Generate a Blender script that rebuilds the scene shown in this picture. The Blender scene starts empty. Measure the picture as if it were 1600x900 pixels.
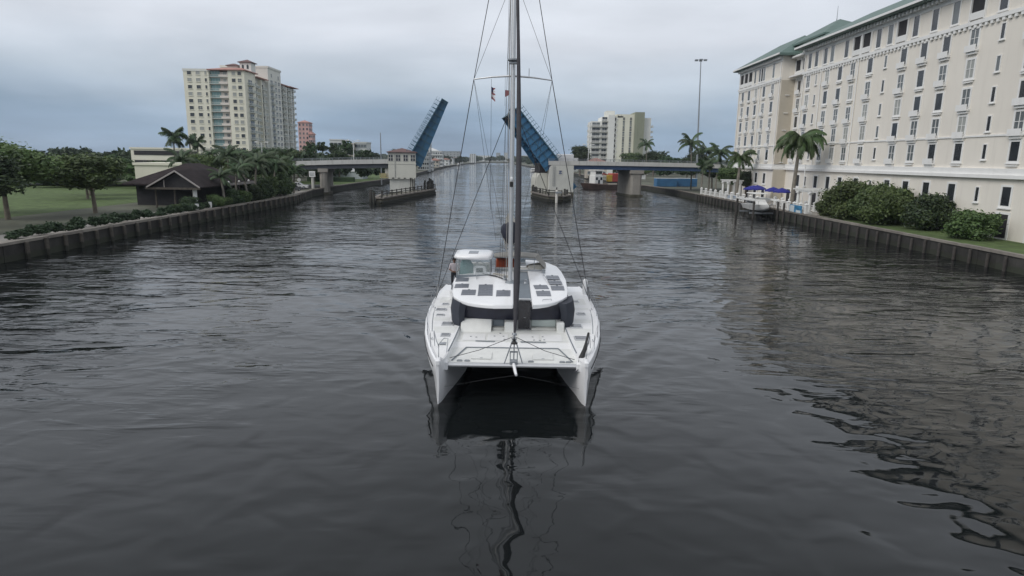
import bpy, math, random
import numpy as np
from mathutils import Vector, Matrix
rad = math.radians
rnd = random.Random(11)
scene = bpy.context.scene
COL = scene.collection

# ------------------------------------------------------------ camera
CAM_H, PITCH, ROLL = 9.47, rad(11.42), 0.015
cam = bpy.data.cameras.new('camera'); cam_ob = bpy.data.objects.new('camera', cam); COL.objects.link(cam_ob)
cam.sensor_width = 36; cam.lens = 22.5; cam.clip_start = 0.1; cam.clip_end = 20000
_F = Vector((0, math.cos(PITCH), -math.sin(PITCH))); _R0 = Vector((1, 0, 0)); _U0 = Vector((0, math.sin(PITCH), math.cos(PITCH)))
_R = _R0 * math.cos(ROLL) + _U0 * math.sin(ROLL); _U = -_R0 * math.sin(ROLL) + _U0 * math.cos(ROLL)
_M = Matrix((_R, _U, -_F)).transposed().to_4x4(); _M.translation = (0, 0, CAM_H)
cam_ob.matrix_world = _M
scene.camera = cam_ob

# ------------------------------------------------------------ sky and sun (overcast)
SUN_EL, SUN_AZ = rad(40), rad(236)      # azimuth measured clockwise from +Y
world = bpy.data.worlds.new('World'); scene.world = world; world.use_nodes = True
def build_world():
    nt = world.node_tree; nt.nodes.clear(); N = nt.nodes.new; L = nt.links.new
    out = N('ShaderNodeOutputWorld'); bg = N('ShaderNodeBackground'); bg.inputs[1].default_value = 0.1
    sky = N('ShaderNodeTexSky'); sky.sky_type = 'NISHITA'; sky.sun_disc = False
    sky.sun_elevation = SUN_EL; sky.sun_rotation = SUN_AZ; sky.air_density = 1.0; sky.dust_density = 2.0
    tc = N('ShaderNodeTexCoord'); sep = N('ShaderNodeSeparateXYZ'); L(tc.outputs['Generated'], sep.inputs[0])
    def math_(op, a, b=None, clamp=False):
        n = N('ShaderNodeMath'); n.operation = op; n.use_clamp = clamp
        for i, q in enumerate((a, b)):
            if q is None: continue
            if isinstance(q, (int, float)): n.inputs[i].default_value = q
            else: L(q, n.inputs[i])
        return n.outputs[0]
    zc = math_('MAXIMUM', sep.outputs[2], 0.0)
    den = math_('ADD', zc, 0.10)
    cx = math_('DIVIDE', sep.outputs[0], den); cy = math_('DIVIDE', sep.outputs[1], den)
    cmb = N('ShaderNodeCombineXYZ'); L(cx, cmb.inputs[0]); L(cy, cmb.inputs[1])
    n1 = N('ShaderNodeTexNoise'); n1.inputs['Scale'].default_value = 0.55; n1.inputs['Detail'].default_value = 5; n1.inputs['Roughness'].default_value = 0.52
    mpo = N('ShaderNodeMapping'); mpo.inputs['Location'].default_value = (5.066, -7.959, .072); L(cmb.outputs[0], mpo.inputs[0]); L(mpo.outputs[0], n1.inputs['Vector'])
    mp = N('ShaderNodeMapping'); mp.inputs['Scale'].default_value = (2.2, 2.2, 7.0); mp.inputs['Location'].default_value = (3.1, 0.4, 1.7)
    L(tc.outputs['Generated'], mp.inputs[0])
    n2 = N('ShaderNodeTexNoise'); n2.inputs['Scale'].default_value = 1.0; n2.inputs['Detail'].default_value = 6; n2.inputs['Roughness'].default_value = 0.5; n2.inputs['Distortion'].default_value = 0.4
    L(mp.outputs[0], n2.inputs['Vector'])
    # elevation, pushed about a little by the cloud noise, drives the colour of the cloud deck
    e = math_('ADD', zc, math_('MULTIPLY', math_('SUBTRACT', n2.outputs['Fac'], 0.5), 0.14))
    ramp = N('ShaderNodeValToRGB'); L(e, ramp.inputs[0]); cr = ramp.color_ramp
    stops = [(0.0, (.27, .365, .50)), (0.05, (.31, .415, .55)), (0.11, (.50, .575, .665)), (0.18, (.675, .715, .785)), (0.28, (.78, .82, .885)), (0.42, (.82, .865, .935)), (0.6, (.71, .74, .79)), (1.0, (.71, .73, .77))]
    cr.elements[0].position = 0; cr.elements[0].color = (*stops[0][1], 1)
    cr.elements[1].position = 1; cr.elements[1].color = (*stops[-1][1], 1)
    for p, c in stops[1:-1]:
        el = cr.elements.new(p); el.color = (*c, 1)
    amp = math_('ADD', math_('MULTIPLY', math_('SUBTRACT', n1.outputs['Fac'], 0.5), 0.62), 1.0)
    amp2 = math_('ADD', math_('MULTIPLY', math_('SUBTRACT', n2.outputs['Fac'], 0.5), 0.42), amp)
    sc = N('ShaderNodeVectorMath'); sc.operation = 'SCALE'; L(ramp.outputs[0], sc.inputs[0]); L(math_('MULTIPLY', amp2, 10.0), sc.inputs['Scale'])
    mix = N('ShaderNodeMix'); mix.data_type = 'RGBA'; mix.inputs[0].default_value = 0.94
    L(sky.outputs[0], mix.inputs[6]); L(sc.outputs[0], mix.inputs[7])
    L(mix.outputs[2], bg.inputs[0]); L(bg.outputs[0], out.inputs[0])
build_world()
sun = bpy.data.lights.new('sun', 'SUN'); sun.energy = 1.45; sun.angle = rad(30); sun.color = (1.0, 0.97, 0.93)
sun_ob = bpy.data.objects.new('sun', sun); COL.objects.link(sun_ob)
_sd = Vector((math.sin(SUN_AZ) * math.cos(SUN_EL), math.cos(SUN_AZ) * math.cos(SUN_EL), math.sin(SUN_EL)))
sun_ob.rotation_euler = (-_sd).to_track_quat('-Z', 'Y').to_euler(); sun_ob.location = (0, 0, 80)

vs = scene.view_settings; vs.view_transform = 'Standard'; vs.look = 'None'; vs.exposure = 0.0; vs.gamma = 1.0; vs.use_curve_mapping = False
HAZE = 0.00011
scene.cycles.use_denoising = True
scene.cycles.max_bounces = 7; scene.cycles.transparent_max_bounces = 12; scene.cycles.volume_bounces = 1
scene.cycles.caustics_reflective = False; scene.cycles.caustics_refractive = False

# ------------------------------------------------------------ materials
MATS = {}
def mat(name, rgb, rough=0.6, var=0.12, scale=0.6, bump=0.0, bscale=8.0, metal=0.0, spec=0.5, streak=0.0, rand=0.0, transl=0.0, alpha=1.0, coat=0.0, dirt=None, courses=0.0, tide=None):
    """plain procedural surface: base colour with soft noise variation, optional rain streaks, relief and wear"""
    m = bpy.data.materials.new(name); m.use_nodes = True; nt = m.node_tree; N = nt.nodes.new; L = nt.links.new
    b = nt.nodes['Principled BSDF']; b.inputs['Roughness'].default_value = rough; b.inputs['Metallic'].default_value = metal
    b.inputs['Specular IOR Level'].default_value = spec; b.inputs['Alpha'].default_value = alpha; b.inputs['Coat Weight'].default_value = coat
    geo = N('ShaderNodeNewGeometry')
    nz = N('ShaderNodeTexNoise'); nz.inputs['Scale'].default_value = scale; nz.inputs['Detail'].default_value = 5; nz.inputs['Roughness'].default_value = 0.6
    L(geo.outputs['Position'], nz.inputs['Vector'])
    mx = N('ShaderNodeMix'); mx.data_type = 'RGBA'
    lo = tuple(max(0, c * (1 - var)) for c in rgb); hi = tuple(min(1, c * (1 + var)) for c in rgb)
    rp = N('ShaderNodeMapRange'); rp.inputs[1].default_value = 0.3; rp.inputs[2].default_value = 0.7
    L(nz.outputs['Fac'], rp.inputs[0]); L(rp.outputs[0], mx.inputs[0])
    mx.inputs[6].default_value = (*lo, 1); mx.inputs[7].default_value = (*hi, 1)
    col = mx.outputs[2]
    if streak or dirt:
        mp = N('ShaderNodeMapping'); mp.inputs['Scale'].default_value = (1.3, 1.3, 0.12); L(geo.outputs['Position'], mp.inputs[0])
        n2 = N('ShaderNodeTexNoise'); n2.inputs['Scale'].default_value = 1.1; n2.inputs['Detail'].default_value = 6; n2.inputs['Roughness'].default_value = 0.65
        L(mp.outputs[0], n2.inputs['Vector'])
        r2 = N('ShaderNodeMapRange'); r2.inputs[1].default_value = 0.52; r2.inputs[2].default_value = 0.75; r2.inputs[4].default_value = max(streak, 0.01)
        L(n2.outputs['Fac'], r2.inputs[0])
        m2 = N('ShaderNodeMix'); m2.data_type = 'RGBA'; L(r2.outputs[0], m2.inputs[0]); L(col, m2.inputs[6])
        d = dirt or tuple(c * 0.45 for c in rgb); m2.inputs[7].default_value = (*d, 1); col = m2.outputs[2]
    if courses:                                              # rows of tiles or shingles
        sp = N('ShaderNodeSeparateXYZ'); L(geo.outputs['Position'], sp.inputs[0]); fr = N('ShaderNodeMath'); fr.operation = 'MULTIPLY'; fr.inputs[1].default_value = courses; L(sp.outputs[2], fr.inputs[0])
        fq = N('ShaderNodeMath'); fq.operation = 'FRACT'; L(fr.outputs[0], fq.inputs[0]); rq_ = N('ShaderNodeMapRange'); rq_.inputs[1].default_value = 0.0; rq_.inputs[2].default_value = 0.35; rq_.inputs[3].default_value = 0.45; rq_.inputs[4].default_value = 0.0; L(fq.outputs[0], rq_.inputs[0])
        m5 = N('ShaderNodeMix'); m5.data_type = 'RGBA'; L(rq_.outputs[0], m5.inputs[0]); L(col, m5.inputs[6]); m5.inputs[7].default_value = (*(c * .45 for c in rgb), 1); col = m5.outputs[2]
    if tide:                                                 # weed and barnacle band left by the tide
        sp = N('ShaderNodeSeparateXYZ'); L(geo.outputs['Position'], sp.inputs[0]); nt2 = N('ShaderNodeTexNoise'); nt2.inputs['Scale'].default_value = 1.6; nt2.inputs['Detail'].default_value = 5; L(geo.outputs['Position'], nt2.inputs['Vector'])
        ad = N('ShaderNodeMath'); ad.operation = 'MULTIPLY_ADD'; ad.inputs[1].default_value = -.55; L(nt2.outputs['Fac'], ad.inputs[0]); L(sp.outputs[2], ad.inputs[2])
        r6 = N('ShaderNodeMapRange'); r6.inputs[1].default_value = .18; r6.inputs[2].default_value = .34; r6.inputs[3].default_value = .9; r6.inputs[4].default_value = 0; L(ad.outputs[0], r6.inputs[0])
        m6 = N('ShaderNodeMix'); m6.data_type = 'RGBA'; L(r6.outputs[0], m6.inputs[0]); L(col, m6.inputs[6]); m6.inputs[7].default_value = (*tide, 1); col = m6.outputs[2]
    if rand:
        oi = N('ShaderNodeObjectInfo'); hs = N('ShaderNodeHueSaturation')
        mr = N('ShaderNodeMapRange'); mr.inputs[3].default_value = 1 - rand; mr.inputs[4].default_value = 1 + rand; L(oi.outputs['Random'], mr.inputs[0]); L(mr.outputs[0], hs.inputs['Value'])
        mh = N('ShaderNodeMapRange'); mh.inputs[3].default_value = 0.5 - rand * 0.07; mh.inputs[4].default_value = 0.5 + rand * 0.04; L(oi.outputs['Random'], mh.inputs[0]); L(mh.outputs[0], hs.inputs['Hue'])
        L(col, hs.inputs['Color']); col = hs.outputs[0]
    L(col, b.inputs['Base Color'])
    if bump:
        n3 = N('ShaderNodeTexNoise'); n3.inputs['Scale'].default_value = bscale; n3.inputs['Detail'].default_value = 4; L(geo.outputs['Position'], n3.inputs['Vector'])
        bp = N('ShaderNodeBump'); bp.inputs['Distance'].default_value = bump; bp.inputs['Strength'].default_value = 1.0; L(n3.outputs['Fac'], bp.inputs['Height']); L(bp.outputs[0], b.inputs['Normal'])
    if transl:
        tr = N('ShaderNodeBsdfTranslucent'); L(col, tr.inputs[0]); ms = N('ShaderNodeMixShader'); ms.inputs[0].default_value = transl
        L(b.outputs[0], ms.inputs[1]); L(tr.outputs[0], ms.inputs[2]); L(ms.outputs[0], nt.nodes['Material Output'].inputs[0])
    MATS[name] = m
    return m
# boat
mat('gelcoat', (.85, .85, .855), .28, .025, 1.5, spec=.5, coat=.2, streak=.10, dirt=(.62, .61, .57))
mat('deck_grey', (.74, .745, .72), .62, .05, 2.5, bump=.0015, bscale=60)
mat('deck_white', (.82, .82, .815), .55, .035, 2.0, bump=.001, bscale=70)
mat('navy_screen', (.022, .024, .040), .32, .25, 2.0, spec=.4)
mat('screen_cover', (.036, .041, .055), .8, .12, 3.0)
mat('tinted', (.016, .016, .022), .12, .2, 2.0, spec=.6)
mat('solar', (.125, .135, .16), .32, .12, 6.0, spec=.5)
mat('solar_line', (.19, .20, .225), .4, .1, 6.0)
mat('pad_grey', (.17, .195, .22), .85, .06, 3)
mat('alu', (.60, .61, .62), .38, .05, 3.0, metal=.55)
mat('rope_dark', (.045, .045, .05), .8, .2, 6)
mat('rope_light', (.42, .40, .36), .8, .2, 6)
mat('sail_strip', (.050, .048, .055), .85, .18, 3.0, bump=.01, bscale=9)
mat('bag_navy', (.018, .022, .040), .75, .2, 3.0, bump=.01, bscale=7)
mat('sailcloth', (.62, .60, .54), .8, .1, 3)
mat('bimini', (.23, .222, .205), .85, .06, 3)
mat('orange', (.42, .085, .030), .75, .12, 3)
mat('teal_cloth', (.045, .15, .155), .75, .15, 3)
mat('clear_screen', (.55, .62, .62), .15, .03, 3, alpha=.32)
mat('seat_vinyl', (.50, .50, .475), .6, .06, 4)
mat('hatch_glass', (.15, .155, .165), .2, .25, 12, spec=.5)
mat('black_rubber', (.02, .02, .02), .6, .2, 4)
mat('steel', (.42, .43, .45), .3, .05, 4, metal=.8)
mat('skin', (.16, .085, .055), .55, .08, 6)
mat('shirt', (.50, .45, .47), .85, .08, 6)
mat('trousers', (.018, .019, .026), .85, .15, 6)
mat('hair', (.012, .010, .010), .8, .2, 8)
mat('flag_white', (.68, .67, .68), .8, .04, 6)
mat('flag_red', (.30, .13, .14), .8, .05, 6)
mat('flag_blue', (.045, .05, .12), .8, .05, 6)
# setting
mat('concrete', (.30, .28, .25), .85, .14, .35, bump=.01, bscale=5, streak=.45, dirt=(.15, .14, .12))
mat('concrete_light', (.56, .545, .505), .8, .08, .3, streak=.35, dirt=(.33, .31, .27))
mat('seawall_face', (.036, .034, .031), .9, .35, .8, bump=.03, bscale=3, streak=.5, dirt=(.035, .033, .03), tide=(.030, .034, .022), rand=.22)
mat('seawall_cap', (.215, .195, .17), .88, .25, .8, bump=.01, bscale=6, streak=.5, dirt=(.12, .11, .09), rand=.16)
mat('pile_wood', (.085, .074, .062), .9, .3, 2.5, bump=.02, bscale=9, streak=.5, dirt=(.06, .052, .045), tide=(.028, .030, .022))
mat('pile_dark', (.045, .040, .036), .9, .3, 2.5, bump=.02, bscale=9)
mat('grass', (.075, .115, .032), .95, .35, .9, bump=.04, bscale=10)
mat('soil', (.10, .105, .075), .95, .4, .12, bump=.03, bscale=4)
mat('paving', (.36, .335, .30), .85, .14, .5, bump=.006, bscale=9)
mat('asphalt', (.055, .055, .056), .9, .18, .6, bump=.006, bscale=20)
mat('line_white', (.7, .7, .68), .7, .08, 3)
mat('bridge_fascia', (.56, .555, .53), .82, .09, .3, streak=.5, dirt=(.25, .24, .21))
mat('beam_dark', (.075, .082, .095), .7, .15, .5, streak=.3)
mat('bridge_beam', (.045, .085, .18), .55, .14, .5, streak=.3)
mat('leaf_blue', (.042, .165, .31), .50, .16, .45, streak=.35, dirt=(.02, .065, .12))
mat('leaf_blue_deep', (.030, .115, .21), .55, .2, .45, streak=.3, dirt=(.015, .04, .075))
mat('leaf_teal', (.045, .115, .16), .5, .15, .5, streak=.3, dirt=(.05, .10, .13))
mat('house_wall', (.60, .595, .53), .8, .05, .35, streak=.22, dirt=(.46, .43, .36))
mat('tile_brown', (.15, .09, .085), .8, .2, 1.4, bump=.02, bscale=9)
mat('pier_grey', (.60, .60, .555), .85, .1, .35, streak=.45, dirt=(.40, .39, .35))
mat('algae', (.085, .080, .058), .9, .3, .7, bump=.02, bscale=4)
mat('fender_timber', (.040, .038, .034), .9, .35, 1.2, bump=.03, bscale=5, streak=.4, dirt=(.10, .11, .07), tide=(.020, .022, .016))
mat('yellow_frame', (.45, .40, .22), .75, .12, 1)
mat('glass_dark', (.030, .034, .040), .12, .3, .8, spec=.7)
mat('glass_mid', (.13, .145, .15), .15, .2, .8, spec=.6)
mat('glass_light', (.34, .35, .33), .3, .12, .8, spec=.5)
mat('glass_teal', (.20, .335, .335), .15, .15, .8, spec=.6)
mat('rail_grey', (.44, .49, .47), .6, .1, 1.0)
mat('tower_cream', (.745, .72, .60), .85, .05, .12, streak=.18, dirt=(.58, .56, .46))
mat('tower_grey', (.68, .68, .625), .85, .05, .12, streak=.22, dirt=(.5, .5, .46))
mat('tower_pink', (.70, .63, .565), .85, .05, .2, streak=.18)
mat('tile_red', (.44, .235, .20), .85, .18, .8, bump=.03, bscale=5, courses=3.0)
mat('stucco_pink', (.56, .355, .325), .85, .08, .2, streak=.2, dirt=(.42, .26, .24))
mat('tower_white', (.74, .74, .70), .85, .05, .15, streak=.2, dirt=(.5, .5, .45))
mat('tower_pale', (.73, .715, .60), .85, .05, .15, streak=.15)
mat('tower_olive', (.26, .275, .205), .85, .07, .15, streak=.3)
mat('hotel_wall', (.775, .73, .655), .85, .04, .12, streak=.34, dirt=(.60, .56, .50))
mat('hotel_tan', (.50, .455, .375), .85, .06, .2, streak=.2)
mat('hotel_trim', (.80, .795, .775), .75, .04, .4, streak=.15)
mat('roof_green', (.105, .165, .145), .6, .15, .35, streak=.35, dirt=(.07, .105, .095), courses=2.2)
mat('roof_dark', (.030, .023, .024), .92, .35, .7, bump=.03, bscale=5, courses=4.0, streak=.35, dirt=(.05, .042, .04), spec=.2)
mat('fascia_pale', (.36, .335, .32), .8, .1, .8)
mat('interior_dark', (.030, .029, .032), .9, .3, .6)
mat('white_paint', (.74, .74, .72), .6, .06, 1.0, streak=.2, dirt=(.5, .49, .45))
mat('umbrella_blue', (.020, .024, .23), .8, .1, 3)
mat('banner_blue', (.035, .20, .38), .7, .5, 1.6)
mat('banner_pale', (.55, .60, .62), .7, .1, 2)
mat('rust_brown', (.075, .048, .042), .85, .3, .7, streak=.5, dirt=(.13, .06, .035))
mat('red_paint', (.36, .055, .045), .6, .18, .6, streak=.3)
mat('yellow_paint', (.50, .33, .045), .6, .14, 1)
mat('container_blue', (.055, .17, .33), .6, .16, .5, streak=.3)
mat('galv', (.30, .32, .34), .45, .1, 2, metal=.5)
mat('car_white', (.74, .74, .74), .25, .02, 2, coat=.5)
mat('car_grey', (.12, .125, .13), .28, .04, 2, coat=.5)
mat('car_red', (.26, .03, .03), .28, .04, 2, coat=.5)
mat('far_white', (.60, .61, .60), .85, .06, .05)
mat('far_grey', (.34, .36, .37), .85, .08, .05)
mat('far_beige', (.50, .45, .38), .85, .08, .05)
mat('far_roof', (.30, .16, .13), .85, .15, .1)
mat('far_roof_grey', (.26, .27, .28), .85, .15, .1)
# foliage
mat('frond', (.062, .108, .034), .55, .25, .8, rand=.35, transl=.22)
mat('frond_dark', (.050, .088, .034), .55, .25, .8, rand=.3, transl=.18)
mat('frond_dry', (.13, .105, .048), .75, .3, .8, rand=.3, transl=.15)
mat('leaf_green', (.066, .108, .034), .55, .35, .7, rand=.3, transl=.2)
mat('leaf_dark', (.034, .062, .026), .55, .35, .7, rand=.3, transl=.15)
mat('leaf_bright', (.108, .158, .050), .55, .3, .7, rand=.3, transl=.22)
mat('bark', (.17, .145, .115), .9, .3, 2.0, bump=.03, bscale=7)
mat('palm_bark', (.215, .195, .165), .9, .25, 2.0, bump=.03, bscale=6)
mat('crownshaft', (.10, .17, .06), .5, .15, 2.0)

# ------------------------------------------------------------ mesh helpers
class MB:
    def __init__(s, world=False): s.v = []; s.f = []; s.m = []; s.world = world
    def add(s, vs_, fs, mi=0):
        o = len(s.v); s.v += [tuple(p) for p in vs_]
        for f in fs: s.f.append(tuple(i + o for i in f)); s.m.append(mi)
        return s
    def box(s, x0, x1, y0, y1, z0, z1, mi=0):
        return s.add([(x0, y0, z0), (x1, y0, z0), (x1, y1, z0), (x0, y1, z0), (x0, y0, z1), (x1, y0, z1), (x1, y1, z1), (x0, y1, z1)],
                     [(0, 3, 2, 1), (4, 5, 6, 7), (0, 1, 5, 4), (1, 2, 6, 5), (2, 3, 7, 6), (3, 0, 4, 7)], mi)
    def cbox(s, x0, x1, y0, y1, z0, z1, c=.02, mi=0):
        """box with chamfered upright and top edges"""
        def ring(i, z): return [(x0 + i + c, y0 + i, z), (x1 - i - c, y0 + i, z), (x1 - i, y0 + i + c, z), (x1 - i, y1 - i - c, z), (x1 - i - c, y1 - i, z), (x0 + i + c, y1 - i, z), (x0 + i, y1 - i - c, z), (x0 + i, y0 + i + c, z)]
        return s.loft([ring(0, z0), ring(0, z1 - c), ring(c, z1)], mi=mi)
    def beam(s, p, q, w, h, mi=0, up=(0, 0, 1)):
        p = Vector(p); q = Vector(q); d = (q - p).normalized(); u = Vector(up)
        if abs(d.dot(u)) > .98: u = Vector((0, 1, 0))
        a = d.cross(u).normalized() * (w / 2); b = a.cross(d).normalized() * (h / 2)
        return s.add([p - a - b, p + a - b, p + a + b, p - a + b, q - a - b, q + a - b, q + a + b, q - a + b],
                     [(0, 3, 2, 1), (4, 5, 6, 7), (0, 1, 5, 4), (1, 2, 6, 5), (2, 3, 7, 6), (3, 0, 4, 7)], mi)
    def tube(s, pts, r, n=6, mi=0, caps=True):
        pts = [Vector(p) for p in pts]; k = len(pts); rs = r if isinstance(r, (list, tuple)) else [r] * k
        o = len(s.v)
        for i, p in enumerate(pts):
            d = (pts[min(i + 1, k - 1)] - pts[max(i - 1, 0)]).normalized()
            u = Vector((0, 0, 1)) if abs(d.z) < .9 else Vector((1, 0, 0))
            a = d.cross(u).normalized(); b = d.cross(a).normalized()
            for j in range(n):
                t = 2 * math.pi * j / n; s.v.append(tuple(p + (a * math.cos(t) + b * math.sin(t)) * rs[i]))
        for i in range(k - 1):
            for j in range(n):
                s.f.append((o + i * n + j, o + i * n + (j + 1) % n, o + (i + 1) * n + (j + 1) % n, o + (i + 1) * n + j)); s.m.append(mi)
        if caps:
            s.f.append(tuple(o + j for j in range(n - 1, -1, -1))); s.m.append(mi)
            s.f.append(tuple(o + (k - 1) * n + j for j in range(n))); s.m.append(mi)
        return s
    def loft(s, rings, mi=0, cap0=True, cap1=True, closed=True):
        n = len(rings[0]); o = len(s.v)
        for r_ in rings: s.v += [tuple(p) for p in r_]
        for i in range(len(rings) - 1):
            for j in range(n if closed else n - 1):
                s.f.append((o + i * n + j, o + i * n + (j + 1) % n, o + (i + 1) * n + (j + 1) % n, o + (i + 1) * n + j)); s.m.append(mi)
        if cap0: s.f.append(tuple(o + j for j in range(n - 1, -1, -1))); s.m.append(mi)
        if cap1: s.f.append(tuple(o + (len(rings) - 1) * n + j for j in range(n))); s.m.append(mi)
        return s
    def prism(s, poly, z0, z1, mi=0): return s.loft([[(x, y, z0) for x, y in poly], [(x, y, z1) for x, y in poly]], mi)
    def prism_y(s, poly, y0, y1, mi=0): return s.loft([[(x, y0, z) for x, z in poly], [(x, y1, z) for x, z in poly]], mi)
    def prism_x(s, poly, x0, x1, mi=0): return s.loft([[(x0, y, z) for y, z in poly], [(x1, y, z) for y, z in poly]], mi)
    def hip(s, x0, x1, y0, y1, z0, h, inset, axis='y', mi=0, t=.25):
        """hip roof with a thin eave edge; ridge along axis"""
        if axis == 'y': ra, rb = ((x0 + x1) / 2, y0 + inset), ((x0 + x1) / 2, y1 - inset)
        else: ra, rb = (x0 + inset, (y0 + y1) / 2), (x1 - inset, (y0 + y1) / 2)
        z = z0 + t
        vs_ = [(x0, y0, z0), (x1, y0, z0), (x1, y1, z0), (x0, y1, z0), (x0, y0, z), (x1, y0, z), (x1, y1, z), (x0, y1, z), (*ra, z + h), (*rb, z + h)]
        fs = [(0, 3, 2, 1), (0, 1, 5, 4), (1, 2, 6, 5), (2, 3, 7, 6), (3, 0, 4, 7)]
        if axis == 'y': fs += [(4, 5, 8), (5, 6, 9, 8), (6, 7, 9), (7, 4, 8, 9)]
        else: fs += [(4, 5, 9, 8), (5, 6, 9), (6, 7, 8, 9), (7, 4, 8)]
        return s.add(vs_, fs, mi)
    def mesh(s, name, mats, smooth=None):
        me = bpy.data.meshes.new(name); me.from_pydata(s.v, [], s.f)
        for m in mats: me.materials.append(MATS[m])
        me.polygons.foreach_set('material_index', s.m)
        if smooth is not None:
            me.polygons.foreach_set('use_smooth', [True] * len(s.f))
            me.update()
            if smooth < 179: me.set_sharp_from_angle(angle=rad(smooth))
        me.update(); return me
    def build(s, name, mats, parent=None, smooth=None, loc=None, rotz=0.0):
        if isinstance(mats, str): mats = [mats]
        if s.world and parent is not None:
            inv = Matrix.LocRotScale(parent.location, parent.rotation_euler, None).inverted()
            s.v = [tuple(inv @ Vector(p)) for p in s.v]
        return put(name, s.mesh(name, mats, smooth), parent, loc, rotz)
def put(name, me, parent=None, loc=None, rotz=0.0, scale=None, rot=None):
    o = bpy.data.objects.new(name, me); COL.objects.link(o)
    if parent is not None: o.parent = parent
    if loc is not None: o.location = loc
    if rot is not None: o.rotation_euler = rot
    elif rotz: o.rotation_euler = (0, 0, rotz)
    if scale is not None: o.scale = (scale,) * 3 if isinstance(scale, (int, float)) else scale
    return o
def tag(o, label=None, cat=None, group=None, kind=None):
    for k, v in (('label', label), ('category', cat), ('group', group), ('kind', kind)):
        if v: o[k] = v
    return o
def thing(name, label, cat, loc=(0, 0, 0), rotz=0.0, group=None):
    o = bpy.data.objects.new(name, None); COL.objects.link(o); o.location = loc; o.rotation_euler = (0, 0, rotz)
    o.empty_display_size = .3
    return tag(o, label, cat, group)
def wput(name, me, parent, wloc, rotz=0.0, scale=None):
    """instance placed by world coordinates under an unrotated parent"""
    return put(name, me, parent, Vector(wloc) - parent.location, rotz, scale)

# ------------------------------------------------------------ water
def water_material():
    m = bpy.data.materials.new('water'); m.use_nodes = True; nt = m.node_tree; N = nt.nodes.new; L = nt.links.new
    b = nt.nodes['Principled BSDF']; b.inputs['Base Color'].default_value = (.0065, .0080, .0085, 1); b.inputs['Roughness'].default_value = .025; b.inputs['IOR'].default_value = 1.333
    geo = N('ShaderNodeNewGeometry')
    def noise(scale, mapping, detail=3, rough=.5, dist=0.0, rot=0.0):
        mp = N('ShaderNodeMapping'); mp.inputs['Scale'].default_value = mapping; mp.inputs['Rotation'].default_value = (0, 0, rot); L(geo.outputs['Position'], mp.inputs[0])
        n = N('ShaderNodeTexNoise'); n.inputs['Scale'].default_value = scale; n.inputs['Detail'].default_value = detail; n.inputs['Roughness'].default_value = rough; n.inputs['Distortion'].default_value = dist
        L(mp.outputs[0], n.inputs['Vector']); return n.outputs['Fac']
    def M(op, a, b_=None, clamp=False):
        n = N('ShaderNodeMath'); n.operation = op; n.use_clamp = clamp
        for i, q in enumerate((a, b_)):
            if q is None: continue
            if isinstance(q, (int, float)): n.inputs[i].default_value = q
            else: L(q, n.inputs[i])
        return n.outputs[0]
    def rng(v, a, c, lo, hi):
        n = N('ShaderNodeMapRange'); n.interpolation_type = 'SMOOTHSTEP'
        for i, q in enumerate((a, c, lo, hi)): n.inputs[i + 1].default_value = q
        L(v, n.inputs[0]); return n.outputs[0]
    sep = N('ShaderNodeSeparateXYZ'); L(geo.outputs['Position'], sep.inputs[0])
    breeze = M('MULTIPLY', rng(noise(.028, (1, .6, 1), 3, .5, .3), .36, .60, .35, 1.0), rng(noise(.11, (.7, 1, 1), 3, .5, .5), .38, .60, .30, 1.1))         # patches of breeze and calm
    open_ = rng(sep.outputs[1], 24, 50, .07, 1.0)                                  # ripples lie beyond the boat, the near water is in its lee
    side = rng(M('ABSOLUTE', sep.outputs[0]), 4, 30, .35, 1.0)
    amt = M('MULTIPLY', breeze, M('MAXIMUM', open_, M('MULTIPLY', M('MULTIPLY', side, .75), rng(sep.outputs[1], 12, 34, .22, 1.0))))
    swell = M('ADD', M('MULTIPLY', noise(.30, (.55, 1, 1), 2, .5, .2, .15), .075), M('MULTIPLY', noise(.70, (.85, 1, 1), 1.0, .4, .5, .4), .056))
    chop = M('MULTIPLY', M('MULTIPLY', rng(noise(.95, (.40, 1, 1), 3, .5, .6, -.1), .46, .74, 0.0, 1.0), .085), amt)
    fine = M('MULTIPLY', M('MULTIPLY', noise(3.6, (.5, 1, 1), 3, .6, .3, .1), .024), amt)
    mid = M('MULTIPLY', M('MULTIPLY', rng(noise(.42, (.36, 1, 1), 3, .5, .6, .08), .47, .70, 0.0, 1.0), .165), amt)
    h = M('ADD', M('ADD', M('ADD', swell, mid), chop), fine)
    bp = N('ShaderNodeBump'); bp.inputs['Strength'].default_value = 1.0; bp.inputs['Distance'].default_value = 1.0
    L(h, bp.inputs['Height']); L(bp.outputs[0], b.inputs['Normal'])
    MATS['water'] = m
water_material()
BOW_Y = 23.5
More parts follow.
